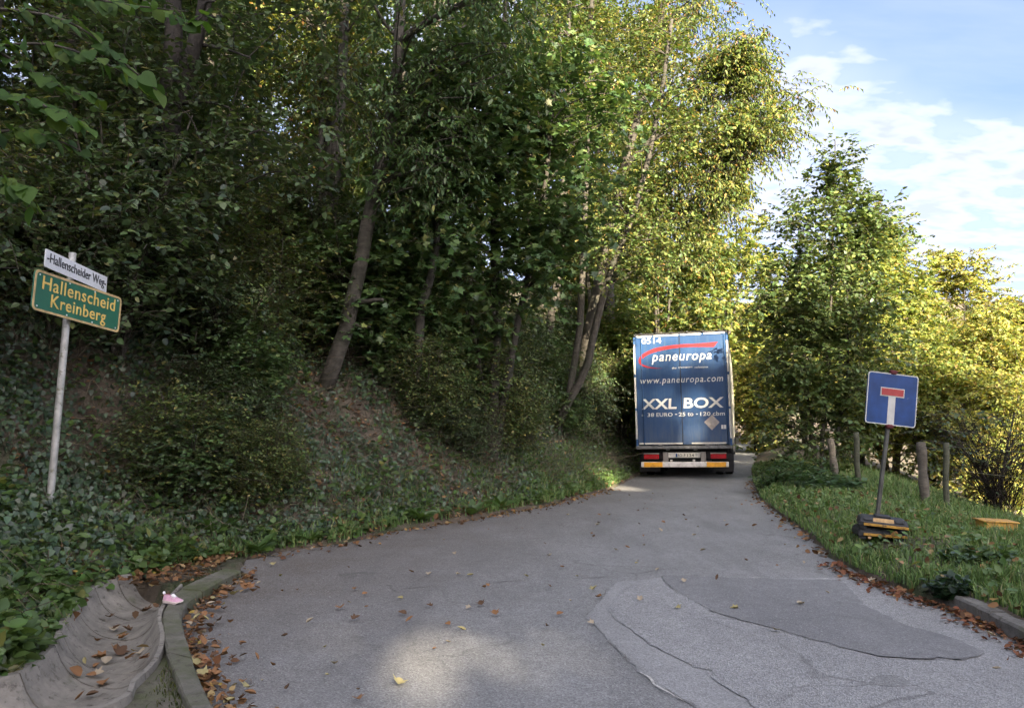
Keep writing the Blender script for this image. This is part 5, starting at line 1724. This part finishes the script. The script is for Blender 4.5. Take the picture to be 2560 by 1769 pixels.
def bank_points(n, y0, y1, d0, d1, pw=1.3):
    y = np.exp(rng.uniform(math.log(y0), math.log(y1), n))
    fx = np.interp(y, foot[3:, 1], foot[3:, 0])
    x = fx - (d0 + (d1 - d0) * rng.random(n) ** pw)
    d = bank_d(x, y)
    k = d > .02
    return x[k], y[k], d[k]


def on_terrain(x, y, lift):
    return np.stack([x, y, terrain(x, y) + lift], 1)


GC = ([(.04, .07, .04), (.058, .098, .05), (.08, .125, .06), (.11, .135, .09)], [3, 4, 2, 1])
HERB = ([(.06, .105, .03), (.08, .14, .036), (.11, .17, .045), (.18, .19, .05)], [3, 4, 2, .3])
DRY = ([(.16, .085, .04), (.24, .13, .06), (.1, .055, .03), (.32, .22, .11), (.3, .2, .05)], [4, 3, 4, 1.5, .5])

# ivy carpet
x, y, d = bank_points(100000, 4.3, 27, .2, 8, 1.2)
pn = sn(x, y, 1.3, .4) + .5 * sn(x, y, 3.7, 1.1)
keep = rng.random(len(x)) < np.clip(np.where(y < 8.5, .75, .6) + .9 * pn, .06, 1)
x, y, d = x[keep], y[keep], d[keep]
mound = np.clip(.5 + .6 * sn(x, y, 2.1, .8), 0, 1.3)
lift = .02 + rng.random(len(x)) ** 1.5 * (.05 + .28 * mound) * np.clip(d * 1.2, .25, 1)
n = len(x)
nn_ = terr_n(x, y)
s_ = Soup()
for far_, tpl_ in ((False, T_IVY2), (True, T_QUAD)):
    q = (y > 12.5) == far_; m = int(q.sum())
    leaves(s_, tpl_, on_terrain(x[q], y[q], lift[q]), np.array([.25, -.35, -.75]) + rng.normal(0, .55, (m, 3)), nn_[q] * .8 + np.array([.1, -.35, .45]) + rng.normal(0, .4, (m, 3)), (.075 if far_ else .062) * (.55 + .8 * rng.random(m)), palette(m, *GC))
tag(link('ivy_carpet', s_.mesh('ivy_carpet', M['leaf_gloss'])), 'dark glossy ivy carpeting the steep bank', 'ivy', None, 'stuff')

# herbs and low plants near the foot of the bank
x, y, d = bank_points(26000, 4.4, 24, .03, 3.2, 1.5)
pn = sn(x, y, 1.9, 2.4) + .6 * sn(x, y, 4.9, .3)
keep = rng.random(len(x)) < np.clip(.35 + .6 * pn, .03, 1)
x, y, d = x[keep], y[keep], d[keep]; n = len(x)
lift = .03 + rng.random(n) * (.08 + .22 * np.clip(pn[keep], 0, 1.2))
s_ = Soup()
leaves(s_, T_HEX, on_terrain(x, y, lift), rng.normal(0, 1, (n, 3)) * [1, 1, .5] + [0, 0, .15], np.array([.1, -.25, 1]) + rng.normal(0, .45, (n, 3)), .085 * (.5 + .9 * rng.random(n)), palette(n, *HERB))
tag(link('bank_herbs', s_.mesh('bank_herbs', M['leaf'])), 'mixed green herbs along the foot of the bank', 'herbs', None, 'stuff')

x, y, d = bank_points(7500, 4.4, 9.2, .03, 1.9, 1.2)
pn = sn(x, y, 2.3, .7) + .5 * sn(x, y, 5.1, 1.3)
keep = rng.random(len(x)) < np.clip(.5 + .6 * pn, .05, 1)
x, y, d = x[keep], y[keep], d[keep]; n = len(x)
s_ = Soup()
leaves(s_, T_OVATE, on_terrain(x, y, .03 + rng.random(n) * (.06 + .2 * np.clip(pn[keep], 0, 1.2))), rng.normal(0, 1, (n, 3)) * [1, 1, .4] + [.2, -.3, -.1], np.array([.2, -.35, 1]) + rng.normal(0, .4, (n, 3)), .066 * (.5 + .9 * rng.random(n)), palette(n, *_scaled(HERB, .85)))
tag(link('channel_herbs', s_.mesh('channel_herbs', M['leaf'])), 'lush low green plants beside the drainage channel', 'herbs', None, 'stuff')

# dead stems and thin twigs on the bank
x, y, d = bank_points(6500, 4.4, 22, .35, 6)
k_ = rng.random(len(x)) < np.where(y < 8, .3, 1)
x, y = x[k_], y[k_]
n = len(x)
A = on_terrain(x, y, .0)
v = rng.normal(0, 1, (n, 3)) * [.35, .35, .1] + [.08, -.1, .3]
v *= rng.uniform(.4, 1.6, (n, 1)) * np.where(y < 9, .4, 1)[:, None]
s_ = Soup()
sticks(s_, A, A + v + np.array([.1, -.1, -.08]), .0045, .002, palette(n * 9, [(.13, .105, .075), (.24, .2, .14), (.07, .055, .04)], [3, 3, 2]).reshape(n * 9, 3), A + v * .5 + rng.normal(0, .05, (n, 3)) + [0, 0, .06])
tag(link('dead_stems', s_.mesh('dead_stems', M['twig'])), 'thin dry stems and twigs tangled over the bank', 'twigs', None, 'stuff')

# fallen leaf litter on the soil and in the edges
s_ = Soup()
x, y, d = bank_points(22000, 4.3, 20, 0, 5.0, 1.4)
keep = rng.random(len(x)) < np.clip(.4 - .8 * (sn(x, y, 1.3, .4) + .5 * sn(x, y, 3.7, 1.1)), .08, 1)
x, y = x[keep], y[keep]; n = len(x)
leaves(s_, T_HEX, on_terrain(x, y, .015 + .03 * rng.random(n)), rng.normal(0, 1, (n, 3)) * [1, 1, .3], np.array([0, 0, 1.0]) + terr_n(x, y) + rng.normal(0, .5, (n, 3)), .075 * (.5 + .9 * rng.random(n)), palette(n, *DRY))


def litter_line(pts, n, w, zf, size=.07, side=1, pal=DRY):
    P = resample(pts, .04)
    i = rng.integers(0, len(P), n)
    t = norm(np.gradient(P, axis=0))[i]
    nr = np.stack([-t[:, 1], t[:, 0]], 1)
    q = P[i] + nr * (side * np.abs(rng.normal(0, w, n)))[:, None] + rng.normal(0, .02, (n, 2))
    z = zf(q[:, 0], q[:, 1]) + .008 + .025 * rng.random(n)
    leaves(s_, T_HEX, np.column_stack([q, z]), rng.normal(0, 1, (n, 3)) * [1, 1, .25], np.array([0, 0, 1.0]) + rng.normal(0, .45, (n, 3)), size * (.5 + .8 * rng.random(n)), palette(n, *pal))


rz0 = lambda x, y: road_z(x, y) + .006
litter_line([tuple(p) for p in k_out[2:]], 620, .1, rz0, .055, -1)
litter_line([(-2.9, 8.6), (-2.14, 9.63), (-1.59, 10.98), (-.62, 12.04), (.35, 13.61), (1.22, 15.66), (2.27, 18.13)], 420, .16, rz0, .06, -1)
litter_line([(3.64, 4.0), (3.57, 5.45), (3.64, 6.2), (3.52, 6.9), (3.47, 7.6), (3.5, 8.3)], 800, .1, rz0, .052, 1, ([(.2, .085, .045), (.14, .055, .03), (.28, .15, .07), (.09, .05, .03)], [4, 4, 2, 2]))
litter_line([(3.55, 8.6), (3.93, 10.26), (4.33, 12.27), (4.93, 15.28), (6.1, 19.6)], 170, .1, rz0, .07, 1)
litter_line([tuple(p) for p in g_in[6:]], 14, .15, lambda x, y: np.full(len(x), .03), .08, 1)
x = rng.uniform(-3.75, -2.95, 420); y = rng.uniform(6.95, 8.5, 420)
leaves(s_, T_HEX, np.column_stack([x, y, np.maximum(terrain(x, y), .06) + .02 + .04 * rng.random(420)]), rng.normal(0, 1, (420, 3)) * [1, 1, .3], np.array([0, 0, 1.0]) + rng.normal(0, .5, (420, 3)), .065 * (.5 + .8 * rng.random(420)), palette(420, *DRY))
x = rng.uniform(3.7, 6.5, 500); y = rng.uniform(5, 14, 500)
leaves(s_, T_HEX, on_terrain(x, y, .05 + .06 * rng.random(500)), rng.normal(0, 1, (500, 3)) * [1, 1, .3], np.array([0, 0, 1.0]) + rng.normal(0, .5, (500, 3)), .075 * (.5 + .8 * rng.random(500)), palette(500, *DRY))
tag(link('leaf_litter', s_.mesh('leaf_litter', M['dry'])), 'brown fallen leaves drifted along kerbs and bank soil', 'leaves', None, 'stuff')


def blades(name, label, x, y, h, w, pal, lean=.45):
    n = len(x)
    B = on_terrain(x, y, -.01)
    a = rng.uniform(0, 6.28, n)
    u = np.stack([np.cos(a), np.sin(a), np.zeros(n)], 1)
    b = rng.uniform(0, 6.28, n)
    ld = np.stack([np.cos(b), np.sin(b), np.zeros(n)], 1) * (lean * rng.random(n) ** .7)[:, None]
    hh = h[:, None]; ww = w
    up = np.array([0, 0, 1.0])
    m = B + (up * .55 + ld * .25) * hh
    t = B + (up * (1 - .35 * np.linalg.norm(ld, axis=1)[:, None]) + ld * 1.0) * hh
    V = np.stack([B - u * ww, B + u * ww, m + u * ww * .75, m - u * ww * .75, t], 1)
    F0 = np.array([(0, 1, 2), (0, 2, 3), (3, 2, 4)])
    F = (F0[None] + (np.arange(n) * 5)[:, None, None]).reshape(-1, 3)
    c = np.repeat(palette(n, *pal), 5, axis=0)
    return tag(link(name, tri_mesh(name, V.reshape(-1, 3), F, M['grass'], c)), label, 'grass', None, 'stuff')


GRASS = ([(.1, .17, .055), (.14, .225, .075), (.19, .27, .09), (.3, .29, .15), (.07, .12, .045)], [3, 4, 2.5, .9, 1.5])
n = 95000
y = np.exp(rng.uniform(math.log(4.2), math.log(24), n))
ex = np.interp(y, redge[:, 1], redge[:, 0])
off = rng.random(n) ** 1.15 * 5.0 + np.where(y < 6.9, .16, .02)
x = ex + off
d = verge_d(x, y)
tuft = sn(x, y, 2.2, 1.7) + .6 * sn(x, y, 5.3, .2)
bare = np.hypot(x - 4.25, (y - 8.35) * .9) < .42
keep = (d > 0.0) & (rng.random(n) < np.clip(.7 + .45 * tuft, .12, 1)) & ~(bare & (rng.random(n) < .85))
x, y, d, tuft = x[keep], y[keep], d[keep], tuft[keep]
h = (.05 + .11 * rng.random(len(x)) + .06 * np.clip(tuft, 0, 1.5) + .16 * smooth(1.4, 2.8, d) * rng.random(len(x))) * np.where(d < .25, .75, 1)
blades('verge_grass', 'long green grass on the verge right of the lane', x, y, h, .0055 + .003 * (y[:, None] / 10), GRASS, .7)
x, y, d = bank_points(26000, 7.9, 21, 0, 1.1, 1.6)
k_ = rng.random(len(x)) < np.clip(.25 + .5 * sn(x, y, 1.3, 3.3) + .5 * smooth(13, 18, y), .02, 1)
x, y, d = x[k_], y[k_], d[k_]
blades('bank_grass', 'grass tufts along the bank edge of the lane', x, y, .06 + .16 * rng.random(len(x)), .006 + .003 * (y[:, None] / 10), GRASS, .7)
x, y, d = bank_points(9000, 4.2, 8.2, 0, 1.4, 1.5)
k_ = rng.random(len(x)) < np.clip(.3 + .6 * sn(x, y, 2.3, .9), .02, 1)
x, y, d = x[k_], y[k_], d[k_]
blades('channel_grass', 'thin grass beside the drainage channel at lower left', x, y, .05 + .13 * rng.random(len(x)), .005 + .0 * y[:, None], GRASS, .8)
i = rng.integers(0, len(k_in) - 4, 1500); f = rng.random((1500, 1))
ki = np.array(k_in)[3:]
q = ki[i % (len(ki) - 1)] * (1 - f) + ki[i % (len(ki) - 1) + 1] * f - np.abs(rng.normal(0, .07, (1500, 1))) * np.array([1, .2])
blades('moss_tufts', 'mossy grass tufts between kerb and drainage channel', q[:, 0], q[:, 1], .015 + .05 * rng.random(1500), .004 + 0 * q[:, 1:2], ([(.06, .08, .025), (.09, .1, .03), (.05, .06, .025)], [1, 1, 1]), .9)

n = 5200
y = np.exp(rng.uniform(math.log(4.6), math.log(18), n)); x = np.interp(y, redge[:, 1], redge[:, 0]) + .12 + rng.random(n) ** 1.3 * 3.0
keep = (rng.random(n) < np.clip(.35 + .8 * sn(x, y, 1.7, 4.4), .02, 1)) & (verge_d(x, y) > .1)
x, y = x[keep], y[keep]; n = len(x)
s_ = Soup()
leaves(s_, T_HEX, on_terrain(x, y, .04 + .12 * rng.random(n)), rng.normal(0, 1, (n, 3)) * [1, 1, .4], np.array([0, -.2, 1.0]) + rng.normal(0, .4, (n, 3)), .06 * (.5 + rng.random(n)), palette(n, *_scaled(HERB, 1.25)))
tag(link('verge_weeds', s_.mesh('verge_weeds', M['leaf'])), 'low broad-leaved weeds mixed into the verge grass', 'weeds', None, 'stuff')

# far wooded ridge
n = 26000
a = np.where(rng.random(n) < .75, rng.uniform(.42, .72, n), rng.uniform(.2, .42, n)); r_ = rng.uniform(340, 430, n)
x = np.sin(a) * r_; y = np.cos(a) * r_
s_ = Soup()
leaves(s_, T_QUAD, on_terrain(x, y, rng.uniform(0, 14, n) + 3 * sn(x, y, .12)), rng.normal(0, 1, (n, 3)), np.array([0, -.7, .7]) + rng.normal(0, .5, (n, 3)), rng.uniform(1.4, 3.0, n), palette(n, [(.05, .06, .03), (.08, .075, .03), (.12, .09, .035), (.06, .05, .03)], [3, 2, 1, 2]))
tag(link('far_wood', s_.mesh('far_wood', M['far_wood'])), 'far wooded ridge on the horizon at right', 'wood', None, 'stuff')

# ------------------------------------------------------------------ single plants
def leaf_single(tpl, size, mat, col, name='leaf'):
    s2 = Soup()
    leaves(s2, tpl, np.zeros((1, 3)), np.array([[0, 1.0, 0]]), np.array([[0, 0, 1.0]]), np.array([size]), np.array([col], float))
    return s2.mesh(name, mat)


weed_leaf = [leaf_single(T_LONG, sz, M['leaf'], c, 'weed_leaf') for sz, c in ((.26, (.07, .13, .03)), (.2, (.09, .155, .035)), (.3, (.06, .11, .03)))]
WEEDS = [(1180, 1290, 'bright green leafy weed at the road edge below the dark maple'), (905, 1235, 'tall bright green weed growing low on the bank left of centre'), (1045, 1300, 'broad-leaved weed beside the brown soil at road edge'),
         (770, 1350, 'low leafy weed where the kerb runs into the bank'), (640, 1395, 'leafy weed at the end of the mossy kerb'), (1250, 1262, 'leafy weed tuft near the bend of the lane'),
         (545, 1330, 'dark leafy weed on the soil above the kerb end'), (95, 1480, 'leafy weed beside the drainage channel at the left edge')]
for px, py, lab in WEEDS:
    g = hit(px, py + 10)
    r = tag(empty('leafy_weed', tuple(g)), lab, 'weed', 'leafy weeds on the bank')
    for q in range(11):
        link('leaf', weed_leaf[q % 3], r, (rng.normal(0, .02), rng.normal(0, .02), .02 + .03 * rng.random()), (rng.uniform(.3, 1.1), rng.normal(0, .3), q * 2.4 + rng.normal(0, .3)))


def frond_mesh(L=.5):
    s2 = Soup()
    n = 15
    t = np.linspace(.12, 1, n)
    P = np.stack([np.zeros(n), t * L * .9, L * (.55 * t - .5 * t * t)], 1)
    for sg in (-1, 1):
        leaves(s2, T_LONG, P, np.stack([np.full(n, sg * 1.0), np.full(n, .45), np.full(n, -.15)], 1), np.tile([0, -.1, 1.0], (n, 1)), (L * .36 * np.sin(np.clip(t * 2.6 + .5, 0, 3.0))) + .02, palette(n, [(.13, .23, .06), (.16, .27, .07)], [1, 1]))
    sticks(s2, P[:-1], P[1:], .004, .003, (.07, .09, .03))
    return s2.mesh('frond', M['leaf'])


fr = frond_mesh()
for px, py, sc_, lab in ((528, 1262, .42, 'small bright fern on the bank right of the signpost'),):
    g = hit(px, py + 14)
    r = tag(empty('fern', tuple(g)), lab, 'fern')
    r.location.z += .22
    r.scale = (sc_,) * 3
    for q in range(8):
        link('frond', fr, r, (0, 0, .05), (rng.uniform(.15, .7), rng.normal(0, .1), q * .8 + rng.normal(0, .2)))

# nettle patch and ivy clump on the right verge
for (px, py, dist, rad, hgt, tpl, size, pal, name, lab) in (
        (1985, 1175, 16.5, .75, .5, T_LONG, .13, ([(.035, .075, .03), (.05, .1, .04), (.07, .12, .05)], [1, 1, 1]), 'nettle_clump', 'bluish green nettle clump at the foot of the maple bush'),
        (2075, 1215, 15.0, .6, .3, T_OVATE, .11, ([(.04, .085, .035), (.06, .11, .045)], [1, 1]), 'nettle_clump', 'low nettle clump in front of the leaning brown fence post'),
        (2372, 1515, 6.55, .16, .16, T_OVATE, .075, ([(.02, .045, .018), (.03, .06, .024)], [1, 1]), 'ground_ivy_clump', 'small dark leafy plant growing over the start of the right kerb'),
        (2440, 1430, 7.4, .32, .12, T_OVATE, .07, ([(.05, .095, .028), (.07, .125, .035)], [1, 1]), 'bramble_clump', 'low leafy bramble patch in the grass at lower right')):
    p = at(px, py, dist); p[2] = terr1(p[0], p[1])
    r = tag(empty(name, tuple(p)), lab, 'plant')
    n = int(90 * (rad / .5) ** .8)
    ls, ts = Soup(), Soup()
    a = rng.uniform(0, 6.28, n); q = rad * np.sqrt(rng.random(n))
    base = np.stack([np.cos(a) * q, np.sin(a) * q, np.zeros(n)], 1)
    base[:, 2] = terrain(base[:, 0] + p[0], base[:, 1] + p[1]) - p[2]
    sprays(ls, ts, base, np.array([0, 0, 1.0]) + rng.normal(0, .35, (n, 3)), hgt * (.5 + .7 * rng.random(n)), 8, tpl, size, pal, 0.05, .2, .003, spread=1.0)
    tag(link('foliage', ls.mesh('foliage', M['leaf']), r), kind='stuff')
    tag(link('stems', ts.mesh('stems', M['twig']), r), kind='stuff')

# lime branches reaching in at the top left, leaf by leaf
lime_o = np.array([-6.4, 4.6, terr1(-6.4, 4.6)])
lime = tag(empty('lime_tree', tuple(lime_o)), 'lime tree reaching in from left edge with large round bright green leaves', 'tree')
mb = MB()
mb.tube(smooth_path([lime_o - [0, 0, .5], lime_o + [.1, 0, 2], lime_o + [0, .1, 4], lime_o + [.1, 0, 7]], 16) - lime_o, np.linspace(.2, .1, 16), 10, wob=.05)
mb.build('trunk', M['bark_dark'], lime)
lime_leaf = [leaf_single(T_LIME, 1.0, M['leaf_lime'], c, 'lime_leaf') for c in ((.055, .12, .022), (.075, .145, .026), (.045, .095, .02), (.1, .16, .03))]
TW = [[(-150, 20), (60, 30), (200, 70), (330, 175), (400, 232)], [(-150, 140), (80, 110), (220, 140), (350, 208)], [(-150, -60), (150, -20), (300, 10), (470, 30)], [(-150, 230), (60, 250), (150, 285), (230, 330)],
      [(-150, 330), (40, 330), (130, 345), (215, 385)], [(-150, 420), (0, 450), (60, 480), (85, 520)], [(-120, 60), (80, 180), (180, 230), (260, 250)], [(150, -60), (330, -10), (470, 60), (520, 20)]]
br = MB()
nl = 0
for tw, dist in zip(TW, (5.2, 5.6, 5.8, 4.9, 5.0, 4.7, 5.5, 6.2)):
    P = smooth_path([at(px, py, dist + .1 * math.sin(i * 2)) for i, (px, py) in enumerate(tw)], 22)
    if tw[0][0] < 0: P = np.concatenate([[lime_o + [0, 0, P[0][2] - lime_o[2] - .2]], P])
    br.tube(P - lime_o, np.linspace(.018, .004, len(P)), 5, cap=False)
    m = 36
    for q in range(m):
        t = (q + rng.random()) / m
        i = min(int((.1 + .9 * t) * (len(P) - 1)), len(P) - 2)
        tv = P[i + 1] - P[i]; tv /= np.linalg.norm(tv)
        sd = np.cross(tv, [0, 0, 1.0]) * (1 if q % 2 else -1)
        fwd = norm(sd * .5 + tv * .7 + np.array([0, 0, -.45]) + rng.normal(0, .28, 3))
        upv = np.array([.1, -.35, 1.0]) + rng.normal(0, .4, 3)
        side = norm(np.cross(fwd, upv)); upn = np.cross(side, fwd)
        o = link('leaf', lime_leaf[rng.integers(0, 4)], lime)
        sz = rng.uniform(.075, .135) * (1 if dist < 7 else .95)
        Mx = Matrix(((side[0], fwd[0], upn[0]), (side[1], fwd[1], upn[1]), (side[2], fwd[2], upn[2])))
        pos = P[i] + sd * .02 + rng.normal(0, .015, 3)
        o.matrix_local = Matrix.Translation(Vector(pos - lime_o)) @ Mx.to_4x4() @ Matrix.Scale(sz, 4)
        nl += 1
br.build('branches', M['bark_dark'], lime)

# ------------------------------------------------------------------ fallen leaves one can count
fl = {}
for cn, c in (('orange-brown', (.24, .125, .06)), ('dark brown', (.11, .065, .04)), ('pale yellow', (.36, .31, .15)), ('pale tan', (.36, .3, .22))):
    for q, tpl in enumerate((_fan([(.24, .08), (.37, .3), (.33, .58), (.17, .82)], .45, .35, -.25), _fan([(.22, .0), (.5, .02), (.34, .24), (.62, .52), (.27, .56), (.2, .78)], .3, .3, -.3), _fan([(.12, .1), (.2, .38), (.16, .7)], .45, .5, -.35))):
        fl[(cn, q)] = leaf_single(tpl, 1.0, M['dry'], c, 'fallen_leaf')
CN = ['orange-brown', 'dark brown', 'pale yellow', 'pale tan']


def drop_leaf(x, y, z, cn, size, where):
    o = link('fallen_leaf', fl[(cn, int(rng.integers(0, 3)))], None, (x, y, z), (rng.normal(0, .22), rng.normal(0, .22), rng.uniform(0, 6.28)))
    o.scale = (size, size, size)
    tag(o, f'{cn} fallen leaf lying {where}', 'leaf', f'{cn} fallen leaves {where}')


cnt = 0
hand = [(1320, 1445, 2), (1185, 1440, 2), (1140, 1440, 3), (1035, 1435, 0), (1070, 1442, 3), (1215, 1472, 0), (1575, 1372, 0), (1545, 1378, 3), (1370, 1390, 3), (1135, 1382, 3), (1480, 1480, 2), (1490, 1498, 0), (1205, 1518, 1), (1178, 1522, 3), (1240, 1543, 0), (1165, 1580, 2), (1360, 1620, 2), (995, 1718, 2), (900, 1728, 1), (885, 1478, 0), (905, 1490, 0), (850, 1520, 0),
        (880, 1552, 1), (1370, 1570, 1), (1690, 1524, 2), (2010, 1515, 3), (1790, 1455, 1), (1710, 1460, 3), (1640, 1430, 3), (1750, 1378, 3), (2480, 1678, 3), (1985, 1348, 2), (1880, 1315, 0), (1810, 1300, 3), (1960, 1365, 3), (2010, 1412, 3), (2035, 1390, 3), (1870, 1405, 1), (1730, 1340, 3), (1600, 1310, 1), (1655, 1330, 3), (1480, 1340, 1)]
for px, py, c in hand:
    p = gnd(px, py)
    drop_leaf(p[0], p[1], float(road_z(p[0:1], p[1:2])[0]) + .022, CN[c], rng.uniform(.05, .085), 'on the open asphalt')
    cnt += 1
while cnt < 150:
    y = math.exp(rng.uniform(math.log(4.4), math.log(17))); xl = float(np.interp(y, ledge[:, 1], ledge[:, 0])); xr = float(np.interp(y, redge[:, 1], redge[:, 0]))
    x = xl + (xr - xl) * rng.random() ** 2.3
    drop_leaf(x, y, float(road_z(np.array([x]), np.array([y]))[0]) + .02, CN[rng.choice(4, p=[.4, .25, .15, .2])], rng.uniform(.03, .075), 'on the open asphalt')
    cnt += 1
ko = resample(k_out[3:], .02)
for _ in range(95):
    p = ko[int(len(ko) * rng.random() ** 1.2 * .99)]
    x, y = p[0] + abs(rng.normal(0, .22)) + .02, p[1] + rng.normal(0, .05)
    drop_leaf(x, y, float(road_z(np.array([x]), np.array([y]))[0]) + .03, CN[rng.choice(4, p=[.55, .25, .08, .12])], rng.uniform(.045, .095), 'against the mossy kerb')
for _ in range(30):
    i = int(rng.integers(110, 205)); u = rng.uniform(.25, .8)
    p = ga[i] + (gb[i] - ga[i]) * u
    z = channel_z(u) + .02
    drop_leaf(p[0], p[1], z, CN[rng.choice(4, p=[.5, .3, .1, .1])], rng.uniform(.06, .11), 'in the drainage channel')
for _ in range(25):
    y = rng.uniform(4.6, 7.4); x = float(np.interp(y, redge[:, 1], redge[:, 0])) - abs(rng.normal(0, .1))
    drop_leaf(x, y, float(road_z(np.array([x]), np.array([y]))[0]) + .03, CN[rng.choice(4, p=[.6, .3, .0, .1])], rng.uniform(.045, .08), 'against the right kerb')
